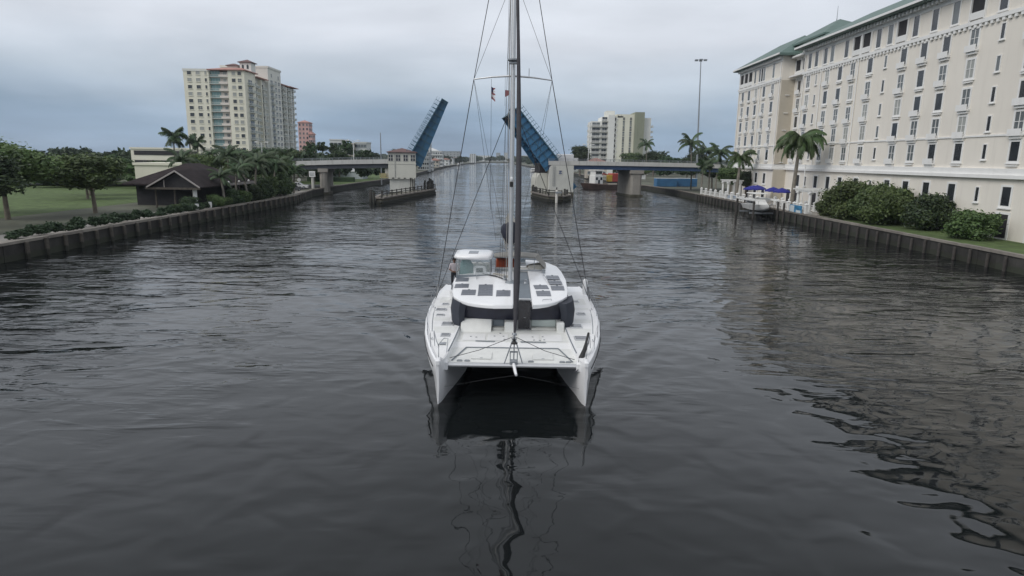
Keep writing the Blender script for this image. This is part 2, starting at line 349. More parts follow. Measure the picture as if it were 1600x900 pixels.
def build_water():
    xs = np.unique(np.concatenate([[-2600, -1000, -400, -200, -100, -60, -45, -35, -28], np.arange(-22, 22.01, .22), [28, 35, 45, 60, 100, 200, 400, 1000, 2600]]))
    ys = np.unique(np.concatenate([[-700, -400, -80, -20, 0, 5, 9], np.arange(12, 56.01, .22), [60, 66, 75, 90, 110, 140, 180, 240, 320, 450, 650, 1000, 1600, 2700]]))
    X, Y = np.meshgrid(xs, ys); Z = np.zeros_like(X)
    d = Y - BOW_Y                                         # metres behind the bows
    for bx in (-2.9, 2.95):                               # wash thrown outwards by each bow
        s = -1 if bx < 0 else 1
        lat = (X - bx) * s - .05
        for k, (ang, lam, amp) in enumerate(((.30, .95, .045), (.62, 1.5, .018))):
            e = lat - np.maximum(d, 0) * ang
            env = np.exp(-(e / .8) ** 2) * (d > -.6) * np.exp(-np.maximum(d - 6, 0) / 9) * np.minimum(1, np.maximum(d + .6, 0) / 1.5)
            Z += amp * env * np.cos(e / lam * 2 * np.pi)
        ph = lat * .80 - np.maximum(d, 0) * .60; wedge = np.clip((d - 2) / 5, 0, 1) * np.clip((lat - .12 * d) / 1.5, 0, 1) * np.clip((.62 * d + 1 - lat) / 2.5, 0, 1) * np.exp(-np.maximum(d - 14, 0) / 8) * (lat > 0)
        Z += .030 * wedge * np.cos(ph / 1.7 * 2 * np.pi)
        r_ = np.hypot(X - bx, (d + .15)); Z += .045 * np.exp(-(r_ / .28) ** 2)
    ny, nx = X.shape
    v = np.stack([X, Y, Z], -1).reshape(-1, 3)
    idx = np.arange(nx * ny).reshape(ny, nx)
    f = np.stack([idx[:-1, :-1], idx[:-1, 1:], idx[1:, 1:], idx[1:, :-1]], -1).reshape(-1, 4)
    me = bpy.data.meshes.new('water'); me.from_pydata(v.tolist(), [], f.tolist()); me.materials.append(MATS['water'])
    me.polygons.foreach_set('use_smooth', [True] * len(f)); me.update()
    tag(put('water', me), kind='structure')
build_water()

# ------------------------------------------------------------ land on both banks
LEFT_SHORE = [(-44, -300), (-44, 130), (-47.5, 152), (-47.6, 190), (-46, 228), (-50, 340), (-54, 400), (-65, 590), (-72, 900), (-66, 1500)]
RIGHT_SHORE = [(45.5, -300), (45.5, 182), (43, 210), (37, 236), (37, 384), (29, 560), (19, 724), (2, 1100), (-10, 1500)]
LAND_Z = 1.5
def land(name, shore, side, m):
    mb = MB()
    for (xa, ya), (xb, yb) in zip(shore[:-1], shore[1:]):
        mb.add([(xa, ya, LAND_Z), (xb, yb, LAND_Z), (side * 2600, yb, LAND_Z), (side * 2600, ya, LAND_Z), (xa, ya, -1.5), (xb, yb, -1.5)], [(0, 1, 2, 3) if side > 0 else (3, 2, 1, 0), (0, 4, 5, 1)])
    return tag(mb.build(name, m), kind='structure')
land('ground_left_bank', LEFT_SHORE, -1, 'soil'); land('ground_right_bank', RIGHT_SHORE, 1, 'soil')
fb = MB(); fb.box(-2600, 2600, 1500, 2700, -1.5, LAND_Z); tag(fb.build('ground_far_bank', 'soil'), kind='structure')
def sheet(name, poly, z, m):
    mb = MB(); mb.add([(x, y, z) for x, y in poly], [tuple(range(len(poly)))]); return tag(mb.build(name, m), kind='structure')
sheet('terrace', [(45.9, 98), (75, 98), (75, 162), (45.9, 162)], LAND_Z + .006, 'paving')
sheet('lawn', [(45.9, 30), (58, 30), (58, 97.9), (45.9, 97.9)], LAND_Z + .006, 'grass')
sheet('lawn', [(-47.4, 184), (-46.2, 226), (-52, 318), (-70, 318), (-66, 184)], LAND_Z + .006, 'grass')
sheet('path_left_bank', [(-49.5, 30), (-44.4, 30), (-44.4, 129), (-47.9, 150), (-53, 150), (-49.5, 129)], LAND_Z + .006, 'paving')
sheet('road_under_bridge', [(-62, 140), (-50.5, 140), (-50.5, 183), (-62, 183)], LAND_Z + .010, 'asphalt')
sheet('lawn', [(-130, 40), (-62, 40), (-62, 180), (-130, 180)], LAND_Z + .006, 'grass')

# ------------------------------------------------------------ sea walls
def pile_mesh(r=.17, h=3.0, m='pile_wood', top=.05):
    mb = MB(); mb.tube([(0, 0, -1.2), (0, 0, h - 1.2 - top), (0, 0, h - 1.2)], [r, r, r * .75], 8); return mb.mesh('pile', [m], 40)
PILE = pile_mesh(.19, 2.75); PILE_TALL = pile_mesh(.17, 4.3, 'pile_dark'); PILE_D = pile_mesh(.15, 2.55, 'pile_dark')
def seawall(label, shore, face_out, piles, cap_w=.55, pile=PILE):
    t = thing('seawall', label, 'sea wall', (shore[0][0], shore[0][1], 0))
    w = MB(True); c = MB(True)
    for (xa, ya), (xb, yb) in zip(shore[:-1], shore[1:]):
        n = Vector((yb - ya, xa - xb, 0)).normalized() * face_out
        a, b = Vector((xa, ya, 0)), Vector((xb, yb, 0))
        o = n * .06
        w.add([a + o + Vector((0, 0, -1.5)), b + o + Vector((0, 0, -1.5)), b + o + Vector((0, 0, 1.52)), a + o + Vector((0, 0, 1.52))], [(0, 1, 2, 3)])
        p, q = n * .2, n * (.2 - cap_w)
        lo, hi = Vector((0, 0, 1.46)), Vector((0, 0, 1.72))
        c.add([a + p + lo, b + p + lo, b + q + lo, a + q + lo, a + p + hi, b + p + hi, b + q + hi, a + q + hi], [(0, 3, 2, 1), (4, 5, 6, 7), (0, 1, 5, 4), (1, 2, 6, 5), (2, 3, 7, 6), (3, 0, 4, 7)])
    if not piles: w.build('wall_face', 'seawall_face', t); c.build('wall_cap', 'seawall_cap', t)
    else:                                                # panels between the piles and cap stones, each a piece
        for (xa, ya), (xb, yb) in zip(shore[:-1], shore[1:]):
            a, b = Vector((xa, max(ya, 40), 0)), Vector((xb, yb, 0)); n = Vector((yb - ya, xa - xb, 0)).normalized() * face_out; L = (b - a).length; d = (b - a).normalized()
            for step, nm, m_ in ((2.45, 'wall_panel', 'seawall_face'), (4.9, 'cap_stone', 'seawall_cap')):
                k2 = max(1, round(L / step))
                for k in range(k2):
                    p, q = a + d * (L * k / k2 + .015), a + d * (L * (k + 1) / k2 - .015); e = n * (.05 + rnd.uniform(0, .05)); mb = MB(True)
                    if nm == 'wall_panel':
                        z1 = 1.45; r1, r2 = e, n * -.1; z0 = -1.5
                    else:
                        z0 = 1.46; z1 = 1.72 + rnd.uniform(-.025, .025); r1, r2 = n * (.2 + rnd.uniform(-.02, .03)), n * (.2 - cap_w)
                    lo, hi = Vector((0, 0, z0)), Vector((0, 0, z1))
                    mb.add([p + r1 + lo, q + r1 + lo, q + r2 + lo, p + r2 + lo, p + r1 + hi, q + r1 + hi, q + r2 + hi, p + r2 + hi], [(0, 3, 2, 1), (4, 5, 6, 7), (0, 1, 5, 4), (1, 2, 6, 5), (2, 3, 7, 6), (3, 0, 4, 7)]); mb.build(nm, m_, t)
    for x, y in piles:
        o = wput('pile', pile, t, (x, y, 0), rnd.uniform(0, 3)); o.scale = (1, 1, rnd.uniform(.95, 1.06))
    return t
lp = [(-43.62, y + rnd.uniform(-.15, .15)) for y in np.arange(57, 129, 2.45)] + [(-43.7 - .159 * (y - 129), y) for y in (131.5, 134.4, 137.5, 141)]
seawall('weathered sea wall with a row of timber piles below the dark pavilion', LEFT_SHORE[:3], 1, lp)
seawall('low sea wall running from the parked cars past the bridge column towards the lawn', LEFT_SHORE[2:6], 1, [])
seawall('far sea wall under the houses beyond the raised bridge, on the tower side', LEFT_SHORE[5:], 1, [])
rp_ = [(45.15, y + rnd.uniform(-.1, .1)) for y in np.arange(58, 160, 2.35)]
seawall('sea wall with dark piles in front of the green roofed hotel', RIGHT_SHORE[:2], -1, rp_, pile=PILE_D)
seawall('low sea wall behind the work barge beyond the bridge', RIGHT_SHORE[1:5], -1, [])
seawall('far sea wall beneath trees beyond the raised bridge on the hotel side', RIGHT_SHORE[4:], -1, [])

# ------------------------------------------------------------ bascule bridge, standing a little askew across the channel
BA = rad(8); BO = (-8.0, 167.0)
def bpos(u, v=0.0): return (BO[0] + u * math.cos(BA) - v * math.sin(BA), BO[1] + u * math.sin(BA) + v * math.cos(BA), 0.0)
def bthing(name, label, cat, u, v=0.0, group=None): return thing(name, label, cat, bpos(u, v), BA, group)
BW = 13.0
def span(label, us, zs, u0, beam='bridge_beam'):
    """approach span: deck, blue edge beams, pale fascia and railing on each side; zs = deck level at each us"""
    t = bthing('approach_span', label, 'bridge span', u0)
    dk = MB()
    for (ua, za), (ub, zb) in zip(zip(us, zs), zip(us[1:], zs[1:])):
        a, b = ua - u0, ub - u0
        dk.add([(a, .3, za), (b, .3, zb), (b, BW - .3, zb), (a, BW - .3, za), (a, .3, za - .5), (b, .3, zb - .5), (b, BW - .3, zb - .5), (a, BW - .3, za - .5)], [(0, 1, 2, 3), (7, 6, 5, 4), (0, 4, 5, 1), (3, 2, 6, 7)])
    dk.build('deck', 'asphalt', t)
    for v, nm in ((0, 'n'), (BW, 'f')):
        fa, bm, rl = MB(), MB(), MB()
        for (ua, za), (ub, zb) in zip(zip(us, zs), zip(us[1:], zs[1:])):
            a, b = ua - u0, ub - u0
            v0, v1 = (v - .0, v + .32) if v == 0 else (v - .32, v)
            fa.add([(a, v0, za - .45), (b, v0, zb - .45), (b, v0, zb + .62), (a, v0, za + .62), (a, v1, za - .45), (b, v1, zb - .45), (b, v1, zb + .62), (a, v1, za + .62)], [(0, 1, 2, 3), (7, 6, 5, 4), (3, 2, 6, 7), (4, 5, 1, 0)])
            w0, w1 = (v + .5, v + .9) if v == 0 else (v - .9, v - .5)
            bm.add([(a, w0, za - 1.5), (b, w0, zb - 1.5), (b, w0, zb - .5), (a, w0, za - .5), (a, w1, za - 1.5), (b, w1, zb - 1.5), (b, w1, zb - .5), (a, w1, za - .5)], [(0, 1, 2, 3), (7, 6, 5, 4), (4, 5, 1, 0)])
            vm = (v0 + v1) / 2
            for dz in (.86, 1.16): rl.beam((a, vm, za + dz), (b, vm, zb + dz), .07, .07)
            n = max(1, int((ub - ua) / 2.2))
            for k in range(n + 1):
                q = k / n; rl.beam((a + (b - a) * q, vm, za + (zb - za) * q + .6), (a + (b - a) * q, vm, za + (zb - za) * q + 1.2), .10, .08)
        fa.build('fascia', 'bridge_fascia', t); bm.build('edge_beam', beam, t); rl.build('railing', 'galv', t)
    for v in (3.5, 6.5, 9.5):
        gb = MB()
        for (ua, za), (ub, zb) in zip(zip(us, zs), zip(us[1:], zs[1:])):
            a, b = ua - u0, ub - u0
            gb.add([(a, v, za - 1.5), (b, v, zb - 1.5), (b, v, zb - .5), (a, v, za - .5), (a, v + .4, za - 1.5), (b, v + .4, zb - 1.5), (b, v + .4, zb - .5), (a, v + .4, za - .5)], [(0, 1, 2, 3), (7, 6, 5, 4), (4, 5, 1, 0)])
        gb.build('girder', beam, t)
    return t
span('pale concrete bridge approach on the tower side, above the parked cars', [-125, -95, -75, -60, -47, -35, -23.9], [2.3, 3.9, 5.6, 6.8, 7.45, 7.95, 8.25], -75, 'beam_dark')
span('pale concrete bridge approach with blue beam running towards the hotel', [17.2, 30, 45, 60, 75, 95, 125], [8.45, 8.5, 8.45, 8.35, 7.6, 5.9, 3.0], 75)

def column(label, u0, u1, top, light):
    t = bthing('bridge_column', label, 'bridge pier', u0)
    w = u1 - u0
    b = MB(); b.loft([[(0, .6, z), (.5, .2, z), (w - .5, .2, z), (w, .6, z), (w, BW - .8, z), (w - .5, BW - .4, z), (.5, BW - .4, z), (0, BW - .8, z)] for z in (-1.5, top - .9)])
    b.build('shaft', 'concrete', t)
    c = MB(); c.box(-.35, w + .35, -.05, BW - .15, top - .9, top); c.build('cap', 'concrete', t)
    f = MB(); f.box(-.3, w + .3, -.1, BW - .2, -1.5, .55); f.build('footing', 'algae', t)
    return t
column('grey concrete bridge column with white sign pile, tower side', -40.7, -39.0, 6.4, 0)
column('broad brown grey concrete bridge column beside the red barge machinery', 39.7, 42.7, 6.95, 1)
t = bthing('sign_pile', 'pale pile carrying a square white sign before the bridge column', 'sign', -42.2, -1.0)
MB().tube([(0, 0, -1), (0, 0, 5.0)], .33, 10).build('pile', 'concrete_light', t, 40)
MB().cbox(-.75, .75, -.45, -.36, 4.35, 5.75, .02).build('sign_board', 'white_paint', t)
bars = MB()
for z in (5.3, 5.0, 4.7): bars.box(-.5, .5, -.462, -.452, z - .06, z + .06)
bars.build('lettering', 'galv', t)

# -- control house pier (tower side)
t = bthing('control_house', 'cream bridge tender house with brown tiled roof on its pier', 'control house', -20.4)
MB().box(-3.1, 3.1, .35, 9.5, -1.5, 4.35).build('pier', 'pier_grey', t)
MB().box(-3.25, 3.25, .2, 9.6, -1.5, .75).build('pier_base', 'algae', t)
h = MB(); h.box(-3.4, 3.45, -.25, 6.6, 4.35, 10.55)
h.build('house_wall', 'house_wall', t)
MB().box(-3.5, 3.55, -.33, 6.7, 7.75, 7.95).build('string_course', 'house_wall', t)
MB().box(-3.5, 3.55, -.34, 6.7, 10.3, 10.6).build('cornice', 'concrete_light', t)
r = MB(); r.hip(-3.85, 3.9, -.75, 7.1, 10.6, 1.0, 3.2, 'y', t=.12); r.build('roof', 'tile_brown', t)
for k in range(5): MB().box(-3.38 + k * 1.45, -2.5 + k * 1.45, -.24, .3, 4.0, 4.349).build('corbel', 'house_wall', t)
wm = MB(); wm.box(-.62, .62, -.07, .03, -.85, .85, 0); wm.box(-.52, -.06, -.075, -.071, -.75, -.06, 1); wm.box(.06, .52, -.075, -.071, -.75, -.06, 1); wm.box(-.52, -.06, -.075, -.071, .06, .75, 1); wm.box(.06, .52, -.075, -.071, .06, .75, 1)
HW = wm.mesh('window', ['concrete_light', 'glass_dark'])
for x in (-2.75, -.9, .95, 2.75): put('window', HW, t, (x, -.25, 9.25))
for y in (1.2, 3.2, 5.2): put('window', HW, t, (3.45, y, 9.25), rad(90)); put('window', HW, t, (-3.4, y, 9.25), rad(-90))
MB().tube([(-1.7, -.32, 4.4), (-1.7, -.32, 10.2)], .05, 6).build('downpipe', 'galv', t)
pf = MB(); pf.box(-5.6, -3.41, .4, 3.0, 4.2, 4.4)
for z in (4.9, 5.4): pf.beam((-5.6, .4, z), (-3.5, .4, z), .07, .07); pf.beam((-5.6, .4, z), (-5.6, 3, z), .07, .07)
for x in (-5.6, -4.9, -4.2, -3.5): pf.beam((x, .4, 4.4), (x, .4, 5.45), .08, .08)
pf.box(-5.4, -4.0, .8, 2.6, 4.4, 5.3); pf.build('service_platform', 'yellow_frame', t)
db = MB(); db.box(-4.3, -3.41, 1.0, 1.2, 4.4, 6.6); db.build('door_frame', 'concrete_light', t)
fc = MB()
for x in (2.1, 2.6, 3.1): fc.beam((x, -.15, .6), (x, -.15, 4.3), .18, .18)
fc.build('fender_frame', 'fender_timber', t)

# -- the pier of the other leaf
t = bthing('bascule_pier', 'pale square bridge pier with small blue sign plate', 'bridge pier', 20.5)
w = MB()
prof = [(-1.6, -1.5), (3.4, -1.5), (3.4, 7.85), (-2.6, 7.85), (-3.2, 7.4), (-3.35, 6.6), (-3.1, 4.5), (-1.6, 4.0)]
prof = [(-3.0, -1.5), (3.4, -1.5), (3.4, 7.95), (-2.4, 7.95), (-2.9, 7.6), (-3.05, 6.9)]
w.prism_y(prof, -.05, 2.2); w.build('pier_wall', 'pier_grey', t)
w = MB(); w.prism_y(prof, BW - 2.2, BW - .1); w.build('pier_wall', 'pier_grey', t)
MB().box(-3.15, 3.55, -.2, BW + .1, -1.5, 1.05).build('pier_base', 'algae', t)
MB().cbox(-.75, .45, -.12, -.055, 5.6, 6.8, .02).build('sign_plate', 'concrete_light', t)
sg = MB(); sg.box(-.55, .25, -.135, -.122, 6.35, 6.6); sg.box(-.55, .25, -.135, -.122, 5.8, 6.05); sg.beam((.1, -.13, 6.35), (-.4, -.13, 6.05), .012, .16); sg.build('sign_mark', 'bridge_beam', t)
ld = MB()
for x in (-2.1, -1.6): ld.beam((x, -.2, 2.6), (x, -.2, 7.9), .06, .06)
for k in range(12): ld.beam((-2.1, -.2, 2.9 + k * .42), (-1.6, -.2, 2.9 + k * .42), .04, .04)
ld.build('ladder', 'galv', t)
s = MB()
s.loft([[(-6.0 + a, 2.4, z), (-3.1, 2.4, z), (-3.1, 11, z), (-6.0 + a, 11, z)] for a, z in ((0, -1.5), (0, 3.6), (.12, 4.6), (.5, 5.4), (1.2, 5.9))]); s.build('machinery_pier', 'house_wall', t)
MB().box(-5.1, -3.06, 2.6, 10.8, 5.91, 8.4).build('machinery_room', 'interior_dark', t)

# -- raised leaves
def leaf(label, P0, ang, side, L, d_root, d_tip, blue):
    """side -1: leaf hinged on the tower side and leaning right; +1 the other one"""
    t = bthing('bascule_leaf', label, 'bridge leaf', P0[0])
    d = Vector((-side * math.cos(ang), 0, math.sin(ang))); n = Vector((side * math.sin(ang), 0, math.cos(ang))); o = Vector((0, 0, P0[1]))
    V = lambda a, b, v: o + d * a + n * b + Vector((0, v, 0))
    def slab(mb, a0, a1, b00, b01, b10, b11, v0, v1):
        """box between a0,a1; b from b00..b01 at a0 and b10..b11 at a1"""
        p = [V(a0, b00, v0), V(a1, b10, v0), V(a1, b11, v0), V(a0, b01, v0), V(a0, b00, v1), V(a1, b10, v1), V(a1, b11, v1), V(a0, b01, v1)]
        mb.add(p, [(0, 1, 2, 3), (7, 6, 5, 4), (0, 4, 5, 1), (1, 5, 6, 2), (2, 6, 7, 3), (3, 7, 4, 0)])
    m = MB(); slab(m, .2, L, -.38, -.12, -.38, -.12, .9, BW - .9); m.build('deck_plate', 'leaf_blue_deep', t)
    for v0 in (.55, BW - 1.0):
        g = MB(); slab(g, -.3, L, -d_root - .2, -.1, -d_tip, -.1, v0, v0 + .4)
        slab(g, -.3, L, -d_root - .35, -d_root - .2, -d_tip - .15, -d_tip, v0 - .18, v0 + .58)
        g.build('main_girder', blue, t)
        st = MB()
        for k in range(10):
            a = .6 + k * (L - 1) / 9; dd = d_root + (d_tip - d_root) * a / L
            st = MB(); slab(st, a - .10, a + .10, -dd - .1, -.12, -dd - .1, -.12, v0 - .28, v0 - .001); st.build('web_stiffener', 'leaf_blue_deep' if blue == 'leaf_blue' else 'leaf_teal', t)
        st = MB(); slab(st, .2, L, -d_root * .55 - .08, -d_root * .55 + .08, -d_tip * .55 - .08, -d_tip * .55 + .08, v0 - .14, v0 - .002); st.build('web_rib', 'leaf_teal', t)
    for v0 in (4.3, 8.3):
        g = MB(); slab(g, .2, L - .2, -d_root * .5, -.385, -d_tip * .62, -.385, v0, v0 + .25); g.build('stringer', blue, t)
    for k in range(7):
        a = .9 + k * (L - 1.3) / 6; dd = (d_root + (d_tip - d_root) * a / L) * .82
        g = MB(); slab(g, a - .15, a + .15, -dd, -.39, -dd, -.39, .96, BW - 1.01); slab(g, a - .3, a + .3, -dd - .12, -dd, -dd - .12, -dd, .96, BW - 1.01); g.build('floor_beam', blue, t)
    br_ = MB()
    for k in range(6):
        a0 = .9 + k * (L - 1.3) / 6; a1 = .9 + (k + 1) * (L - 1.3) / 6
        da = (d_root + (d_tip - d_root) * a0 / L) * .8; db_ = (d_root + (d_tip - d_root) * a1 / L) * .8
        for va, vb in ((1.2, BW / 2), (BW - 1.2, BW / 2)): br_.beam(V(a0, -da, va), V(a1, -db_, vb), .16, .16)
    br_.build('cross_bracing', blue, t)
    for v in (.15, BW - .15):
        sw = MB(); slab(sw, .2, L, -.28, -.02, -.28, -.02, v - .35, v + .55 if v < 1 else v + .35); sw.build('footway', 'leaf_teal', t)
        rl = MB()
        for b in (.55, 1.12): rl.beam(V(.2, b, v - .2), V(L, b, v - .2), .05, .05)
        for k in range(int(L / 1.05)): rl.beam(V(.4 + k * 1.05, -.05, v - .2), V(.4 + k * 1.05, 1.16, v - .2), .16, .12)
        rl.build('railing', 'leaf_teal', t)
    e = MB(); slab(e, L, L + .22, -d_tip - .2, 0, -d_tip - .2, 0, .3, BW - .3); e.build('tip_plate', 'leaf_teal', t)
    for v0 in (2.6, BW - 4.0):
        tl = MB(); slab(tl, -8.2, -.3, -2.7, -.4, -2.9, -.1, v0, v0 + .9); tl.build('tail_girder', blue, t)
    cw = MB(); slab(cw, -9.0, -5.8, -3.2, -.2, -3.2, -.2, 2.55, BW - 2.6); cw.build('counterweight', 'leaf_blue', t)
    return t
leaf('steep blue bascule leaf rising behind the tender house', (-19.0, 9.2), rad(59.5), -1, 17.0, 3.7, 1.7, 'leaf_blue_deep')
leaf('raised blue bascule leaf behind the mast, showing its panelled underside', (19.9, 9.4), rad(50), 1, 16.8, 4.1, 3.3, 'leaf_blue')

# -- timber fenders round the piers
def fender(label, poly, face_edges, ztop, posts_on, dolphins):
    t = thing('pier_fender', label, 'fender', (poly[0][0], poly[0][1], 0))
    b = MB(True); b.prism(poly, -1.5, ztop - .55); b.build('platform', 'algae', t)
    w = MB(True)
    for i in face_edges:
        (xa, ya), (xb, yb) = poly[i], poly[(i + 1) % len(poly)]
        for z in (.0, .5): w.beam((xa, ya, z), (xb, yb, z), .5, .36)
    w.build('wale', 'fender_timber', t)
    c = MB(True)
    for i in face_edges:
        (xa, ya), (xb, yb) = poly[i], poly[(i + 1) % len(poly)]; c.beam((xa, ya, ztop - .42), (xb, yb, ztop - .42), .75, .3)
    c.build('cap_timber', 'seawall_cap', t)
    rl = MB(True)
    for i, step in posts_on:
        (xa, ya), (xb, yb) = poly[i], poly[(i + 1) % len(poly)]; L = math.hypot(xb - xa, yb - ya); n = int(L / step)
        for k in range(n + 1):
            q = k / n; p = MB(True); p.beam((xa + (xb - xa) * q, ya + (yb - ya) * q, ztop - .3), (xa + (xb - xa) * q, ya + (yb - ya) * q, ztop + 1.0), .2, .2); p.build('rail_post', 'fender_timber', t)
        for dz in (.35, .8): rl.beam((xa, ya, ztop + dz), (xb, yb, ztop + dz), .1, .16)
    rl.build('handrail', 'fender_timber', t)
    for x, y, hgt in dolphins:
        p = MB(True); p.tube([(x, y, -1.4), (x, y, hgt - .1), (x, y, hgt)], [.26, .24, .16], 8); p.build('dolphin_pile', 'fender_timber', t, 40)
fender('long dark timber fender with handrail below the tender house', [(-28.0, 131.0), (-26.4, 129.5), (-20.6, 170.0), (-21.5, 172.5), (-24, 173), (-28.8, 141)], (0, 1, 2, 5), 1.75, ((1, 3.1),),
       [(-21.3, 170.6, 3.6), (-21.9, 171.8, 3.9), (-22.5, 170.9, 3.4), (-21.0, 168.9, 2.9), (-22.9, 172.1, 3.1), (-22.0, 169.6, 4.2), (-21.6, 167.6, 3.0), (-23.3, 170.4, 3.6), (-22.4, 168.4, 2.7), (-23.6, 171.6, 2.9), (-29.0, 131.6, 2.9), (-28.2, 130.4, 2.5), (-29.6, 133.4, 2.6)])
fender('short dark timber fender at the foot of the pale bridge pier', [(8.0, 145.5), (10.8, 144.0), (13.2, 150), (12.0, 163), (6.2, 166), (4.6, 162)], (0, 1, 2, 4, 5), 1.8, ((5, 2.6), (0, 1.5)),
       [(4.9, 161.6, 3.2), (5.5, 158.8, 2.9), (6.4, 155, 2.6), (11.6, 146.2, 3.0), (12.4, 149.6, 2.7)])
t = thing('channel_marker', 'white pile with a small dark gauge board beside the pier fender', 'marker', (9.6, 143.4, 0))
MB().tube([(0, 0, -1.4), (0, 0, 2.7), (0, 0, 2.85)], [.30, .30, .2], 10).build('pile', 'concrete_light', t, 40)
MB().box(-.3, 1.1, -.40, -.34, 2.1, 2.45).build('gauge_board', 'galv', t)
MB().tube([(0, 0, 2.85), (0, 0, 3.4)], .12, 8).build('lantern', 'black_rubber', t, 40)

# -- lamp posts on the bridge
for u, lab in ((-57, 'slim white lamp post on the bridge approach beyond the column'), (-33.5, 'white twin headed lamp post standing above the bridge column'), (31, 'thin lamp post on the approach towards the hotel')):
    t = bthing('lamp_post', lab, 'lamp post', u, BW - .2, 'lamp posts along the bridge'); z0 = 7.9 if u > -50 else 7.0
    MB().tube([(0, 0, z0), (0, 0, z0 + 1), (0, 0, z0 + 5.6)], [.13, .10, .07], 8).build('post', 'white_paint', t, 40)
    a = MB()
    for s in (-1, 1): a.tube([(0, 0, z0 + 5.3), (s * .5, 0, z0 + 5.75), (s * 1.1, 0, z0 + 5.8)], .045, 6)
    a.build('arm', 'white_paint', t, 40)
    for s in (-1, 1): MB().cbox(s * 1.35 - .35, s * 1.35 + .35, -.16, .16, z0 + 5.66, z0 + 5.9, .05).build('lamp_head', 'white_paint', t)
t = bthing('antenna_mast', 'thin grey antenna mast rising behind the tender house', 'mast', -27, 24)
MB().tube([(0, 0, 1.5), (0, 0, 12), (0, 0, 16.2)], [.2, .16, .09], 8).build('pole', 'galv', t, 40)
MB().tube([(0, 0, 12), (0, 0, 16.0)], .13, 6).build('aerial', 'galv', t)

# ------------------------------------------------------------ buildings
def window_mesh(w, h, glass, frame='hotel_trim', fw=.14, mull=True, sill=True, recess=.06):
    """window looking towards -Y, its back at y=0: frame proud of the wall, pane set back in it"""
    m = MB(); W, H2 = w / 2, h / 2
    m.box(-W - fw, -W, -.10, .0, -H2 - fw, H2 + fw, 0); m.box(W, W + fw, -.10, .0, -H2 - fw, H2 + fw, 0)
    m.box(-W, W, -.10, .0, H2, H2 + fw, 0); m.box(-W, W, -.10, .0, -H2 - fw, -H2, 0)
    m.add([(-W, -.10 + recess, -H2), (W, -.10 + recess, -H2), (W, -.10 + recess, H2), (-W, -.10 + recess, H2)], [(0, 1, 2, 3)], 1)
    if mull: m.box(-.035, .035, -.085, -.03, -H2, H2, 0); m.box(-W, -.036, -.084, -.03, -.03, .03, 0); m.box(.036, W, -.084, -.03, -.03, .03, 0)
    if sill: m.box(-W - fw - .08, W + fw + .08, -.22, 0.0, -H2 - fw - .12, -H2 - fw - .002, 0)
    return m.mesh('window', [frame, glass])
def balcony_mesh(w, d, slab='tower_white', rail='rail_grey', door='glass_dark', dw=2.2, dh=2.05, solid=False):
    """slab at z=0, rail round it, glazed door behind; projects towards -Y from y=0"""
    m = MB(); m.box(-w / 2, w / 2, -d, 0, -.18, .0, 0)
    t_ = .05
    if solid: m.box(-w / 2, w / 2, -d, -d + .1, 0.001, .95, 0); m.box(-w / 2, -w / 2 + .1, -d + .101, -.01, 0.001, .95, 0); m.box(w / 2 - .1, w / 2, -d + .101, -.01, 0.001, .95, 0)
    else:
        for x0, x1, y0, y1 in ((-w / 2, w / 2, -d, -d + t_), (-w / 2, -w / 2 + t_, -d + t_ + .001, -.01), (w / 2 - t_, w / 2, -d + t_ + .001, -.01)):
            [m.box(x0, x1, y0, y1, zz, zz + .10, 1) for zz in (.08, .30, .52, .74)]; m.box(x0 - .01, x1 + .01, y0 - .01, y1 + .01, .932, 1.02, 0)
    m.add([(-dw / 2, -.03, .02), (dw / 2, -.03, .02), (dw / 2, -.03, dh), (-dw / 2, -.03, dh)], [(0, 1, 2, 3)], 2)
    m.box(-.04, .04, -.07, -.031, .02, dh, 0)
    return m.mesh('balcony', [slab, rail, door])

